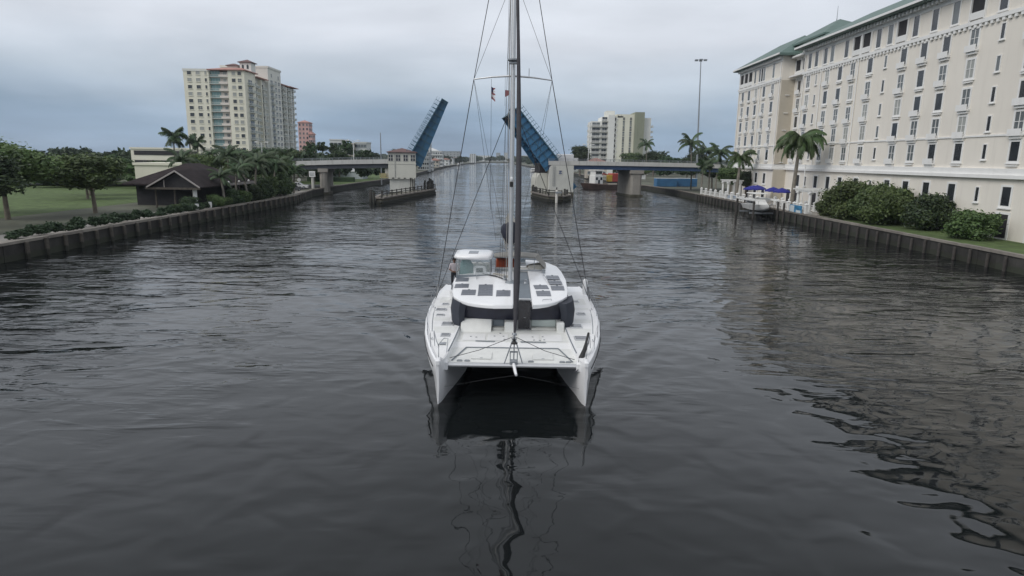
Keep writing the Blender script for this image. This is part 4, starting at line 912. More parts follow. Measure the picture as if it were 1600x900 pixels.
shrub('bright green shrub leaning over the lawn near the sea wall', 49.2, 86.2, 4.8, 3.2, 2, 3, 'shrubs on the lawn by the sea wall'); shrub('low shrub next to the pergola with flat white roof', 48.4, 99.8, 2.8, 1.9, 0, 4, 'shrubs on the lawn by the sea wall')
shrub('broad dark shrub further along the lawn towards the viewer', 52, 80, 4.6, 3.6, 1, 5, 'shrubs on the lawn by the sea wall'); shrub('small rounded shrub nearest the viewer on the lawn', 51, 71, 3.6, 3.0, 0, 6, 'shrubs on the lawn by the sea wall')
# left bank
LP = 'palms on the left bank'
palm('tall shaggy palm standing at the far left above the garage', -88.5, 170, 12.4, 'fan', .3, 22, 1.9, seed=21, group=LP); palm('tall thin palm right of the shaggy one, before the cream tower', -87.0, 176, 11.8, 'fan', -.2, 18, 1.3, seed=22, group=LP)
palm('third tall palm with pale trunk before the cream tower', -83.3, 172, 11.0, 'fan', .1, 18, 1.35, seed=23, group=LP); palm('curved palm with drooping head beside the third tall palm', -79.5, 168, 8.2, 'coco', 1.5, 10, .6, seed=24, group=LP)
palm('feathery palm rising over the right end of the pavilion roof', -57.0, 129, 7.9, 'coco', .5, 16, .95, seed=25, group=LP); palm('feathery palm behind the pavilion, left of the bushy trees', -61, 121, 6.8, 'coco', -.6, 14, .9, seed=26, group=LP)
palm('leaning palm over the middle of the pavilion eave', -55.5, 132, 7.4, 'coco', -.8, 15, .95, seed=27, group=LP); palm('palm just above the sea wall by the bushy green trees', -49.4, 127, 6.4, 'coco', .7, 15, .85, seed=28, group=LP)
palm('palm in front of the bridge parapet, above the parked cars', -52.8, 150, 8.0, 'fan', .2, 20, 1.35, seed=29, group=LP); palm('thin palm with bare trunk before the bridge span end', -50.6, 147, 6.2, 'fan', -.3, 16, 1.1, seed=30, group=LP)
palm('short palm at the sea wall just left of the parked cars', -47.6, 140, 5.0, 'coco', .4, 13, .7, seed=31, group=LP)
palm('slender palm just right of the white porch column', -45.4, 101.2, 4.6, 'coco', -.4, 13, .62, seed=37, group=LP); palm('first slender palm from the porch, in front of the pavilion eave', -45.5, 105.5, 5.4, 'coco', .5, 13, .62, seed=32, group=LP); palm('second slender palm from the porch, in front of the pavilion eave', -45.4, 110, 6.0, 'coco', -.5, 14, .7, seed=33, group=LP); palm('third slender palm from the porch, in front of the pavilion eave', -45.6, 114, 6.6, 'coco', .6, 14, .75, seed=34, group=LP); palm('fourth slender palm from the porch, by the pavilion end column', -45.5, 118.5, 7.0, 'coco', -.3, 15, .8, seed=35, group=LP); palm('fifth slender palm beyond the pavilion end, leaning over the wall', -46.0, 123.5, 6.4, 'coco', .9, 15, .8, seed=36, group=LP)
tree('bushy green tree hanging over the sea wall, largest on the left bank', -48.6, 129, 8.2, 4.4, 0, seed=41); tree('bushy dark tree just beyond the end of the pavilion', -50.4, 126, 8.4, 4.2, 1, seed=42); tree('rounded tree between the pavilion and the parked cars', -49.6, 136, 7.0, 3.8, 3, seed=43)
tree('bright leafy tree behind the pavilion ridge', -63, 131, 7.6, 4.2, 2, seed=44); tree('leafy tree in front of the long low cream building', -58.5, 139, 8.2, 4.4, 0, seed=45); tree('dark round tree before the garage', -86, 183, 8.0, 4.6, 1, seed=46)
tree('low dark tree under the tall palms by the garage', -97, 180, 6.2, 5.2, 0, seed=47); tree('broad dark tree before the foot of the cream tower', -70, 166, 9.2, 5.5, 1, seed=48); tree('dark tree right of the broad one at the tower foot', -62, 172, 9.6, 5.0, 1, seed=49)
tree('dark tree behind the bridge approach below the pink tower', -79, 205, 10.0, 5.6, 1, seed=50); tree('green tree on the far side of the bridge approach', -69, 208, 10.2, 4.8, 0, seed=51); tree('bushy tree left of the garage palms', -104, 168, 7.4, 5.0, 3, seed=52)
tree('round tree above the bridge railing in the middle of the approach', -57, 212, 9.6, 4.6, 1, seed=53); tree('palm like bushy tree just left of the tender house roof', -43.5, 243, 10.6, 4.4, 1, seed=54); tree('low tree filling the space under the bridge approach', -58, 189, 5.4, 4.8, 1, seed=55); tree('dark hedge tree under the bridge beside the bank', -66, 192, 5.6, 5.2, 1, seed=56)
shrub('leafy shrub on the sea wall below the pavilion eave', -45.3, 101, 1.7, 1.5, 0, 21, 'shrubs on the left sea wall'); shrub('low shrub by the white porch column', -45.3, 97.4, 1.9, 1.6, 2, 22, 'shrubs on the left sea wall'); shrub('dark shrub in front of the gable porch', -46.6, 92.5, 2.0, 1.9, 1, 23, 'shrubs on the left sea wall')
SW = 'shrubs on the left sea wall'
shrub('tall shrub at the pavilion end column, hanging over the wall', -46.0, 117.5, 4.2, 2.4, 1, 24, SW); shrub('tall bushy shrub next beyond the pavilion end', -46.6, 121.5, 5.0, 2.9, 0, 25, SW); shrub('broad bushy shrub over the wall in the middle of the green mass', -46.6, 126, 5.6, 3.2, 3, 26, SW); shrub('dark bushy shrub over the wall under the largest tree', -47.2, 130.5, 5.4, 3.0, 1, 27, SW); shrub('last bushy shrub over the wall, beside the parked cars', -48.2, 135, 4.6, 2.7, 0, 28, SW)
shrub('first small shrub under the slender palms at the pavilion rail', -45.4, 104, 2.6, 1.7, 1, 31, SW); shrub('second small shrub under the slender palms at the pavilion rail', -45.3, 108.4, 2.4, 1.6, 0, 32, SW); shrub('third small shrub under the slender palms at the pavilion rail', -45.4, 112.6, 3.0, 1.9, 1, 33, SW)
shrub('shrub behind the row, between pavilion and long low building', -52, 119, 5.6, 3.6, 2, 29, SW); shrub('taller shrub behind the row, towards the bridge', -53, 128, 7.0, 4.0, 0, 30, SW)
tree('spreading green tree at the left end of the bank, nearest the porch', -56, 86, 8.0, 5.0, 0, seed=57); tree('tall green tree second from the porch at the left end of the bank', -60, 76, 8.6, 5.4, 2, seed=58); tree('dark tree third from the porch at the left end of the bank', -55, 67, 7.6, 4.8, 1, seed=59); tree('broad tree behind the others at the left end of the bank', -68, 84, 8.8, 5.6, 3, seed=60); tree('green tree at the very left edge of the bank', -54, 57, 7.4, 4.6, 0, seed=69); tree('tree beside the long low cream building at far left', -80, 122, 7.6, 5.2, 1, seed=70); tree('low green tree left of the long low cream building', -74, 112, 6.4, 4.6, 0, seed=71)
# cabbage palms with round heads behind the bridge approach
def ball_palm(label, x, y, h, r):
    t = thing('cabbage_palm', label, 'palm tree', (x, y, LAND_Z), group='round headed palms behind the bridge approach'); tm, top = trunk_mesh(h - r * .6, .22, .19, 0, int(x)); put('trunk', tm, t); put('crown', BALL, t, (top.x, top.y, h - r * .75), x, (r, r, r * .9))
for a in (('first round headed palm from the pink tower, above the bridge railing', -72.5, 232, 12.6, 2.4), ('second round headed palm from the pink tower', -69.2, 236, 12.8, 2.3), ('third round headed palm from the pink tower, in the middle of the row', -66.4, 240, 12.4, 2.2), ('fourth and tallest round headed palm, by the white lamp post', -60.4, 235, 13.4, 2.5), ('small round headed palm behind the second one', -63, 252, 11.6, 2.2)): ball_palm(*a)
# beyond the bridge on the right
tree('dark rounded tree behind the pale bridge pier, next to a red roof', 33.5, 330, 14.6, 7.0, 1, seed=61, rz=5); tree('green tree at the foot of the olive walled tower', 61, 340, 12.5, 6.5, 0, seed=62); tree('second green tree at the foot of the olive walled tower', 72, 336, 13.0, 6.2, 3, seed=63); tree('leafy tree seen under the bridge beside the tug wheelhouse', 43.5, 262, 5.8, 4.2, 0, seed=64); tree('second leafy tree seen under the bridge span by the red machinery', 50, 256, 6.4, 4.6, 2, seed=65); tree('tree beyond the blue containers under the bridge', 62, 232, 7.0, 5.0, 1, seed=66)
tree('broad tree standing between the olive tower and the light mast', 84, 300, 12.4, 6.5, 1, seed=67); tree('dark tree just left of the light mast, far behind', 72, 260, 9.6, 5.0, 1, seed=68)

# ------------------------------------------------------------ right bank furniture
def rail_post_mesh():
    m = MB(); m.cbox(-.22, .22, -.22, .22, 0, 1.32, .03); m.cbox(-.28, .28, -.28, .28, 1.32, 1.42, .03); m.loft([[(-.25, -.25, 1.42), (.25, -.25, 1.42), (.25, .25, 1.42), (-.25, .25, 1.42)], [(-.04, -.04, 1.62), (.04, -.04, 1.62), (.04, .04, 1.62), (-.04, .04, 1.62)]]); return m.mesh('post', ['white_paint'])
RPM = rail_post_mesh()
def white_fence(label, pts, step, bal=True):
    t = thing('white_fence', label, 'fence', (pts[0][0], pts[0][1], LAND_Z)); rl = MB(True)
    bm = MB(); bm.box(-.035, .035, -.035, .035, .15, .95); BM = bm.mesh('baluster', ['white_paint'])
    for (xa, ya), (xb, yb) in zip(pts[:-1], pts[1:]):
        L = math.hypot(xb - xa, yb - ya); n = max(1, int(L / step))
        for k in range(n + (1 if (xb, yb) == pts[-1] else 0)): wput('post', RPM, t, (xa + (xb - xa) * k / n, ya + (yb - ya) * k / n, LAND_Z + .22))
        for z in (.38, 1.17): rl.beam((xa, ya, LAND_Z + z), (xb, yb, LAND_Z + z), .1, .12)
        if bal:
            k2 = int(L / .6)
            for k in range(k2): wput('baluster', BM, t, (xa + (xb - xa) * (k + .5) / k2, ya + (yb - ya) * (k + .5) / k2, LAND_Z + .22))
    rl.build('rail', 'white_paint', t)
white_fence('white post and rail fence along the terrace edge up to the boat lift', [(45.75, 157.5), (45.75, 121)], 3.6)
white_fence('white balustrade beside the blue banner at the boat lift', [(45.75, 111.5), (45.75, 100.5)], 2.2)
white_fence('white fence across the terrace behind the boat lift', [(49.0, 120.8), (49.0, 101.5)], 3.2)
def pergola(label, x, y, sx, sy, h, group='white pergolas on the terrace'):
    t = thing('pergola', label, 'pergola', (x, y, LAND_Z), group=group)
    c = MB(); c.cbox(-.36, .36, -.36, .36, 0, .35, .04); c.tube([(0, 0, .35), (0, 0, h - .25)], [.27, .23], 12); c.cbox(-.34, .34, -.34, .34, h - .25, h, .04); CM = c.mesh('column', ['white_paint'], 40)
    for sx_ in (-1, 1):
        for sy_ in (-1, 1): put('column', CM, t, (sx_ * sx * .36, sy_ * sy * .36, 0))
    for s in (-1, 1): MB().box(s * sx * .36 - .15, s * sx * .36 + .15, -sy / 2, sy / 2, h, h + .28).build('beam', 'white_paint', t)
    for k in range(9):
        yy = -sy / 2 + .15 + k * (sy - .3) / 8; MB().box(-sx / 2, sx / 2, yy - .07, yy + .07, h + .281, h + .5).build('rafter', 'white_paint', t)
pergola('white columned pergola at the far end of the terrace fence', 48.6, 144.5, 3.6, 5.0, 3.6)
pergola('larger white pergola beside the big shrub', 48.7, 104.6, 4.6, 6.0, 3.4)
def umbrella(label, x, y, r=1.7, h=2.75):
    t = thing('patio_umbrella', label, 'umbrella', (x, y, LAND_Z), group='blue umbrellas on the terrace'); n = 8
    MB().tube([(0, 0, 0), (0, 0, h + .75)], .04, 8).build('pole', 'galv', t)
    c = MB()
    for k in range(n):
        a, b = 2 * math.pi * k / n, 2 * math.pi * (k + 1) / n; p = Vector((math.cos(a) * r, math.sin(a) * r, h)); q = Vector((math.cos(b) * r, math.sin(b) * r, h)); m_ = (p + q) / 2 * .97; m_.z = h + .06; tp = Vector((0, 0, h + .7)); pm = p * .55; pm.z = h + .4; qm = q * .55; qm.z = h + .4; mm = m_ * .55; mm.z = h + .37
        c.add([tp, pm, mm, qm], [(0, 1, 2), (0, 2, 3)]); c.add([pm, p, m_, mm], [(0, 1, 2, 3)]); c.add([mm, m_, q, qm], [(0, 1, 2, 3)]); c.add([p, m_, m_ - Vector((0, 0, .22)), p - Vector((0, 0, .22))], [(0, 1, 2, 3)]); c.add([m_, q, q - Vector((0, 0, .22)), m_ - Vector((0, 0, .22))], [(0, 1, 2, 3)])
    c.build('canopy', 'umbrella_blue', t)
    rb = MB()
    for k in range(n): a = 2 * math.pi * k / n; rb.tube([(0, 0, h + .66), (math.cos(a) * r * .55, math.sin(a) * r * .55, h + .36), (math.cos(a) * r, math.sin(a) * r, h - .03)], .015, 4)
    rb.build('rib', 'galv', t); MB().tube([(0, 0, 0), (0, 0, .12)], .35, 12).build('base', 'galv', t)
umbrella('blue patio umbrella behind the boat lift, the widest one', 48.4, 130.5, 2.1); umbrella('second blue patio umbrella behind the first at the same table', 49.9, 132.5, 1.8)
umbrella('left one of the two blue umbrellas touching each other by the palm trunk', 49.4, 123.2, 1.6); umbrella('right one of the two blue umbrellas touching each other by the palm trunk', 49.6, 119.6, 1.6)
def table(label, x, y, seed):
    t = thing('patio_table', label, 'table', (x, y, LAND_Z), group='tables on the terrace')
    MB().tube([(0, 0, .70), (0, 0, .75)], .6, 16).build('table_top', 'white_paint', t, 40); MB().tube([(0, 0, 0), (0, 0, .03), (0, 0, .05), (0, 0, .7)], [.3, .3, .05, .05], 10).build('leg', 'galv', t, 40)
table('round white table under the widest blue umbrella', 49.0, 129.2, 1); table('round white table beside the two touching umbrellas', 50.4, 121.4, 2)
def chair(label, x, y, rz):
    t = thing('terrace_chair', label, 'chair', (x, y, LAND_Z), rz, 'dark chairs behind the white fence')
    MB().cbox(-.25, .25, -.25, .25, .42, .47, .01).build('seat', 'interior_dark', t); MB().box(-.25, .25, .2, .25, .5, .95).build('backrest', 'interior_dark', t)
    for sx in (-1, 1):
        for sy in (-1, 1): MB().beam((sx * .22, sy * .22, 0), (sx * .22, sy * .22, .42), .035, .035).build('leg', 'interior_dark', t)
for k, y in enumerate((150.4, 147, 141.2, 137.4, 133.6, 127)): chair(('%s dark terrace chair behind the white fence, counted from the bridge' % ('first', 'second', 'third', 'fourth', 'fifth', 'sixth')[k]), 47.0, y, rad(90 + 20 * (k % 3 - 1)))

# boat lift with an inspection launch hanging in it
t = thing('boat_lift', 'white boat lift cradle on piles in front of the terrace', 'boat lift', (43.2, 114, 0))
for x, y in ((-2.2, -4.2), (-2.2, 4.2), (1.9, -4.2), (1.9, 4.2)): put('pile', PILE_TALL, t, (x, y, 0))
for x in (-2.2, 1.9): MB().box(x - .13, x + .13, -4.6, 4.6, 3.0, 3.3).build('top_beam', 'white_paint', t)
for y in (-2.4, 2.4): MB().box(-2.2, 1.9, y - .12, y + .12, .72, .97).build('cradle_beam', 'galv', t)
cb = MB()
for x in (-2.2, 1.9):
    for y in (-2.4, 2.4): cb.tube([(x, y, .9), (x, y, 3.0)], .02, 4)
cb.build('cable', 'galv', t)
t = thing('motor_launch', 'small white motor launch with dark windows on the boat lift', 'boat', (43.1, 114, 1.0))
rings = []
for y, w, zk, zd in ((-3.9, .06, .75, 1.25), (-3.2, .65, .35, 1.2), (-2.0, 1.15, .1, 1.1), (0, 1.3, 0, 1.0), (3.0, 1.25, .05, .95)):
    rings.append([(0, y, zk), (w * .72, y, zk + .22), (w, y, zd), (-w, y, zd), (-w * .72, y, zk + .22)])
hl = MB(); hl.loft(rings); hl.build('hull', 'white_paint', t, 50)
cbn = MB(); cbn.loft([[(-.95, -1.8, 1.0), (.95, -1.8, 1.0), (1.05, 1.4, 1.0), (-1.05, 1.4, 1.0)], [(-.75, -1.0, 1.75), (.75, -1.0, 1.75), (.85, 1.3, 1.85), (-.85, 1.3, 1.85)]]); cbn.build('cabin', 'white_paint', t)
wn = MB(); wn.loft([[(-.99, -1.5, 1.2), (.99, -1.5, 1.2), (1.06, 1.3, 1.2), (-1.06, 1.3, 1.2)], [(-.86, -1.1, 1.55), (.86, -1.1, 1.55), (.96, 1.25, 1.55), (-.96, 1.25, 1.55)]]); wn.build('cabin_window', 'glass_dark', t)
MB().cbox(-1.0, 1.0, -1.2, 1.8, 2.55, 2.66, .03).build('canopy', 'white_paint', t)
for x in (-.9, .9):
    for y in (-1.0, 1.6): MB().tube([(x, y, 1.0), (x, y, 2.56)], .03, 6).build('canopy_post', 'steel', t)
lr = MB()
for s in (-1, 1): lr.tube([(s * 1.25, 2.9, 1.5), (s * 1.28, 0, 1.55), (s * 1.1, -2.2, 1.65), (s * .1, -3.8, 1.75)], .025, 5)
for s in (-1, 1):
    for y, w in ((2.4, 1.25), (.6, 1.28), (-1.2, 1.2), (-2.6, .95)): lr.tube([(s * w, y, .95), (s * w, y, 1.6)], .02, 5)
lr.build('guard_rail', 'steel', t)
MB().cbox(-.3, .3, 2.95, 3.35, .5, 1.6, .06).build('outboard', 'glass_dark', t); t.scale = (1.15, 1.35, 1.2)
t = thing('banner', 'blue and pale printed banner on the white balustrade', 'banner', (45.35, 103.4, LAND_Z))
MB().box(-.02, .02, -2.2, 2.2, .1, 1.35).build('banner_cloth', 'banner_blue', t)
bp_ = MB(); bp_.box(-.035, -.021, .5, 2.0, .2, 1.25); bp_.box(-.035, -.021, -1.9, -.2, .2, .6); bp_.build('printed_panel', 'banner_pale', t)
t = thing('equipment_cover', 'sky blue folded cover lying behind the white fence posts', 'cover', (47.0, 139.4, LAND_Z)); cv = MB(); cv.loft([[(-.7, -1.1, 0), (.7, -1.1, 0), (.7, 1.1, 0), (-.7, 1.1, 0)], [(-.75, -1.15, .5), (.75, -1.1, .6), (.7, 1.15, .55), (-.7, 1.1, .5)], [(-.4, -.7, .95), (.3, -.8, 1.1), (.35, .6, 1.0), (-.3, .7, .9)]]); cv.build('cover', 'container_blue', t, 60)
for x, y, lab in ((43.4, 124.8, 'lone dark mooring pile between the fence and the boat lift'), (43.6, 121.5, 'second dark mooring pile, close to the boat lift'), (43.8, 104.2, 'dark mooring pile in front of the blue banner')):
    o = put('mooring_pile', PILE_TALL, None, (x, y, 0)); tag(o, lab, 'pile', 'mooring piles off the terrace')
t = thing('flag_pole', 'white flag pole in front of the hotel by the big palm', 'pole', (48.9, 109.4, LAND_Z)); MB().tube([(0, 0, 0), (0, 0, 7.6)], [.11, .07], 8).build('pole', 'white_paint', t, 40); MB().tube([(0, 0, 7.6), (0, 0, 7.72), (0, 0, 7.8)], [.1, .13, .03], 8).build('finial', 'white_paint', t, 40)
t = thing('high_light_mast', 'very tall grey light mast with lamps at its top', 'light mast', (64.7, 230, LAND_Z))
MB().tube([(0, 0, 0), (-.6, 0, 20), (-1.3, 0, 42.0)], [.42, .28, .15], 8).build('mast', 'galv', t, 40)
MB().tube([(-1.3, 0, 41.9), (-1.3, 0, 42.2)], .6, 10).build('head_ring', 'galv', t, 40)
for k in range(6):
    a = k * 1.047 + .3; MB().cbox(-1.3 + math.cos(a) * 1.7 - .55, -1.3 + math.cos(a) * 1.7 + .55, math.sin(a) * 1.7 - .3, math.sin(a) * 1.7 + .3, 41.75, 42.1, .06).build('floodlight', 'galv', t)
for a, h in ((2.6, 0), (5.7, 0)): MB().beam((-1.3, 0, 42.05), (-1.3 + math.cos(a) * 1.9, math.sin(a) * 1.9, 42.1), .1, .1).build('bracket', 'galv', t)

# ------------------------------------------------------------ work barge and containers beyond the bridge
t = thing('work_barge', 'rusty brown work barge with white wheelhouse behind the bridge', 'barge', (35.0, 221, 0), rad(28))
h = MB(); h.loft([[(-11.5, -2.6, -.3), (10, -2.8, -.5), (10, 2.8, -.5), (-11.5, 2.6, -.3)], [(-12.3, -2.8, .9), (10.2, -2.9, 1.0), (10.2, 2.9, 1.0), (-12.3, 2.8, .9)], [(-12.8, -2.9, 1.9), (-9, -2.95, 1.5), (10.2, 2.9, 1.35), (-12.8, 2.9, 1.9)]]); h.build('hull', 'rust_brown', t)
MB().box(-11.8, 9.8, -2.5, 2.5, 1.3, 1.42).build('deck', 'rust_brown', t)
MB().cbox(-10.0, -6.8, -1.7, 1.7, 1.42, 4.4, .08).build('wheelhouse', 'white_paint', t)
MB().cbox(-9.8, -7.0, -1.5, 1.5, 4.4, 6.0, .06).build('upper_wheelhouse', 'white_paint', t); MB().cbox(-10.2, -6.6, -1.9, 1.9, 6.0, 6.2, .05).build('roof', 'white_paint', t)
pm = MB(); pm.box(-.4, .4, -.03, 0, -.45, .45); PMm = pm.mesh('porthole', ['glass_dark'])
for x in (-9.3, -7.5): put('porthole', PMm, t, (x, -1.7, 3.4))
for x in (-9.2, -8.4, -7.6): put('porthole', PMm, t, (x, -1.5, 5.3), 0, (.85, 1, .9))
MB().box(-8.75, -8.05, -1.74, -1.7, 1.5, 3.0).build('door', 'glass_dark', t)
MB().box(-4.5, -1.0, -1.8, 1.4, 1.42, 1.9).build('stacked_timber', 'far_beige', t)
t = thing('excavator', 'red deck machine with yellow base standing on the barge', 'machine', (35.0, 221.0, 1.42), rad(28))
MB().cbox(-2.6, 3.2, -1.5, 1.5, 1.0, 3.7, .1).build('engine_house', 'red_paint', t); MB().cbox(-4.2, -2.6, -1.3, .1, 1.0, 3.2, .1).build('cab', 'yellow_paint', t)
for s in (-1, 1): MB().cbox(-3.2, 3.4, s * 1.1 - .4, s * 1.1 + .4, 0, .95, .2).build('track', 'interior_dark', t)
bm = MB(); bm.beam((-2.6, .8, 3.0), (-5.2, .8, 3.6), .3, .4); bm.beam((-5.2, .8, 3.6), (-5.9, .8, 1.4), .25, .35); bm.build('boom', 'red_paint', t)
for k, (x, y, L) in enumerate(((47.6, 203.5, 6.6), (54.8, 206.6, 6.6))):
    t = thing('shipping_container', ('blue container nearest the bridge column on the right bank', 'blue container further right, half behind the trees')[k], 'container', (x, y, LAND_Z), rad(8), 'blue containers'); MB().box(-L / 2, L / 2, -1.2, 1.2, .15, 2.6).build('shell', 'container_blue', t)
    rb = MB()
    for q in range(int(L / .5)): rb.box(-L / 2 + .15 + q * .5, -L / 2 + .4 + q * .5, -1.26, -1.201, .3, 2.45)
    rb.build('rib', 'container_blue', t); MB().box(-L / 2 - .02, L / 2 + .02, -1.22, 1.22, 2.601, 2.72).build('roof', 'banner_pale', t)

# ------------------------------------------------------------ parked cars on the left bank
def car(label, x, y, rz, paint, L=4.6, H_=1.65):
    t = thing('parked_car', label, 'car', (x, y, LAND_Z + .012), rz, 'cars parked by the bridge'); W = .9
    prof = [(-L / 2, .35), (L / 2, .35), (L / 2 + .02, .75), (L / 2 - .15, .95), (L / 2 - 1.15, 1.02), (L / 2 - 1.15, 1.02), (-L / 2 + .1, 1.0), (-L / 2 - .02, .8)]
    b = MB(); b.prism_y(prof, -W, W); b.build('body', paint, t)
    g = MB(); g.loft([[(-L / 2 + .15, -W + .04, 1.0), (L / 2 - 1.2, -W + .04, 1.02), (L / 2 - 1.2, W - .04, 1.02), (-L / 2 + .15, W - .04, 1.0)], [(-L / 2 + .5, -W + .16, H_ - .08), (L / 2 - 2.0, -W + .16, H_ - .06), (L / 2 - 2.0, W - .16, H_ - .06), (-L / 2 + .5, W - .16, H_ - .08)]]); g.build('glasshouse', 'glass_dark', t)
    r = MB(); r.cbox(-L / 2 + .42, L / 2 - 1.92, -W + .1, W - .1, H_ - .08, H_, .05); r.build('roof', paint, t)
    pl = MB()
    for s in (-1, 1):
        for xa, xb in ((-L / 2 + .2, -L / 2 + .5), (-.2, -.25), (L / 2 - 1.25, L / 2 - 2.0)): pl.beam((xa, s * (W - .05), 1.0), (xb, s * (W - .16), H_ - .06), .07, .09)
    pl.build('pillar', paint, t)
    wm = MB(); wm.tube([(0, -.11, 0), (0, .11, 0)], .34, 14, 0); wm.tube([(0, -.12, 0), (0, .12, 0)], .2, 10, 1); WM = wm.mesh('wheel', ['black_rubber', 'galv'], 40)
    for sx in (-1, 1):
        for s in (-1, 1): put('wheel', WM, t, (sx * (L / 2 - .85), s * (W - .1), .34))
    for s in (-1, 1): MB().box(L / 2 + .001, L / 2 + .03, s * .6 - .18, s * .6 + .18, .68, .86).build('headlight', 'banner_pale', t)
car('white sport utility car at the road end under the bridge', -52.8, 152.5, rad(12), 'car_white', 4.9, 1.8); car('white hatchback beside the white sport utility car', -52.2, 157.5, rad(8), 'car_white', 4.2, 1.6); car('dark car parked on the quay left of the bridge column', -50.2, 146.5, rad(70), 'car_grey'); car('white car half hidden by the bushes', -57, 149, rad(10), 'car_white', 4.5, 1.5)
# vehicles on the bridge approaches, only their roofs rise over the railing
t = bthing('delivery_van', 'white van roof showing above the railing on the approach towards the hotel', 'van', 22.5, 3.6); z = 8.5
MB().cbox(-2.4, 2.2, 0, 2.0, z + .5, z + 2.35, .15).build('body', 'car_white', t); MB().box(2.201, 3.4, .05, 1.95, z + .5, z + 1.4).build('bonnet', 'car_white', t); MB().box(1.2, 2.23, .2, 1.8, z + 1.5, z + 2.1).build('windscreen', 'glass_dark', t)
for x in (-1.6, 2.4):
    for y in (.05, 1.75): MB().tube([(x, y, z + .36), (x, y + .2, z + .36)], .36, 12).build('wheel', 'black_rubber', t, 40)
t = thing('round_sign', 'small white round sign on a post by the parked cars', 'sign', (-49.4, 149.2, LAND_Z)); MB().tube([(0, 0, 0), (0, 0, 2.4)], .04, 6).build('post', 'galv', t); MB().tube([(0, -.06, 2.5), (0, -.02, 2.5)], .42, 16).build('sign_board', 'white_paint', t, 40)
t = thing('marquee', 'white marquee roof seen under the bridge approach', 'tent', (-60.5, 232, LAND_Z)); m = MB(); m.box(-6.5, 6.5, 0, 8, 0, 2.6); m.build('side_wall', 'banner_pale', t); m = MB(); m.hip(-6.8, 6.8, -.3, 8.3, 2.6, 1.3, 4, 'x', t=.1); m.build('roof', 'far_white', t)
t = thing('hedge', 'dark clipped hedge along the lawn beyond the bridge', 'hedge', (-58, 206, LAND_Z)); h = MB(); h.cbox(-7.5, 7.5, -.6, .6, 0, 1.5, .15); h.build('hedge_body', 'leaf_dark', t)
hl = put('leaves', crown_mesh('leaves', 77, 1, 1, 1, 60, 2600, .05, ['leaf_dark', 'leaf_green']), t, (0, 0, .8)); hl.scale = (7.6, .8, .9)
t = thing('stone_planter', 'stone planter block at the corner of the left sea wall', 'planter', (-46.2, 88, LAND_Z)); MB().cbox(-.9, .9, -.5, .5, 0, .6, .05).build('box', 'concrete_light', t); put('plant', CR[0], t, (0, 0, .85), 0, (.8, .5, .5))
for k, (y, lab) in enumerate(((95.2, 'white litter bin on the left sea wall beside the porch'), (91.2, 'second white litter bin on the left sea wall further from the porch'))):
    t = thing('litter_bin', lab, 'bin', (-44.9, y, LAND_Z + .22)); MB().tube([(0, 0, 0), (0, 0, .7), (0, 0, .8)], [.24, .28, .2], 10).build('body', 'white_paint', t, 40); MB().tube([(0, 0, .8), (0, 0, .86)], .26, 10).build('lid', 'galv', t, 40)
def dining_set(lab, x, y, k):
    t = thing('dining_table', lab, 'table', (x, y, LAND_Z), group='tables under the pavilion eave'); MB().tube([(0, 0, .71), (0, 0, .76)], .5, 12).build('table_top', 'seawall_cap' if k % 2 else 'rail_grey', t, 40); MB().tube([(0, 0, 0), (0, 0, .71)], .06, 8).build('leg', 'galv', t)
for k, (y, lab) in enumerate(((104, 'pale round table by the pavilion rail nearest the porch'), (106.6, 'round table by the pavilion rail, second from the porch'), (110, 'round table by the pavilion rail in the middle'), (113.6, 'round table by the pavilion rail, fourth from the porch'), (115.2, 'round table by the pavilion rail nearest the bushes'))): dining_set(lab, -47.9 + .2 * (k % 2), y, k)

# ------------------------------------------------------------ catamaran (local: x across, y aft from the bows, z up from the water)
CAT = thing('catamaran', 'large white sailing catamaran heading towards the viewer', 'sailing boat', (.05, BOW_Y, 0))
def interp(tab, y):
    for (a, va), (b, vb) in zip(tab, tab[1:]):
        if y <= b: return va + (vb - va) * max(0, (y - a)) / (b - a)
    return tab[-1][1]
OUT = [(0, 2.92), (.5, 3.10), (1.2, 3.30), (2, 3.50), (3, 3.72), (4.2, 3.94), (6.4, 4.2), (8.5, 4.32), (11, 4.38), (13, 4.36), (15.4, 4.2)]
INN = [(0, 2.82), (.5, 2.66), (1.6, 2.55), (3.5, 2.46), (5.7, 2.38), (15.4, 2.36)]
WLO = [(0, 2.89), (1.2, 3.05), (3, 3.3), (6, 3.6), (10, 3.78), (15.4, 3.6)]
WLI = [(0, 2.86), (1.2, 2.66), (2.5, 2.40), (4, 2.12), (6, 1.98), (10, 1.95), (15.4, 2.2)]
def deck_z(y): return interp([(0, 1.76), (3, 1.80), (8, 1.9), (15.4, 1.75)], y)
STA = [0, .15, .5, 1.2, 2, 3, 4.2, 5.4, 6.4, 8, 10, 12, 13.6, 15.4]
def hull(s):
    rings = []
    for y in STA:
        zd = deck_z(y); o, i, wo, wi = interp(OUT, y), interp(INN, y), interp(WLO, y), interp(WLI, y); k = (wo + wi) / 2
        ch = wo + (o - wo) * .62
        r_ = [(i, zd - .05), (i - .0 if y < 2.5 else min(i, wi + .25), .72), (wi, 0), ((wi + k) / 2, -.45), (k, -.62), ((wo + k) / 2, -.45), (wo, 0), (wo + (o - wo) * .30, .55), (ch, 1.12), (ch + (o - ch) * .55 + .02, 1.18), (o, zd - .10), (o - .03, zd), (o - .10, zd + .035), (o - .17, zd)]
        r_.append((i, zd))
        rings.append([(s * x, y + (.0 if y > .4 else (.10 * (1 - z / 1.8))), z) for x, z in r_] if True else None)
    m = MB(); m.loft(rings); return m
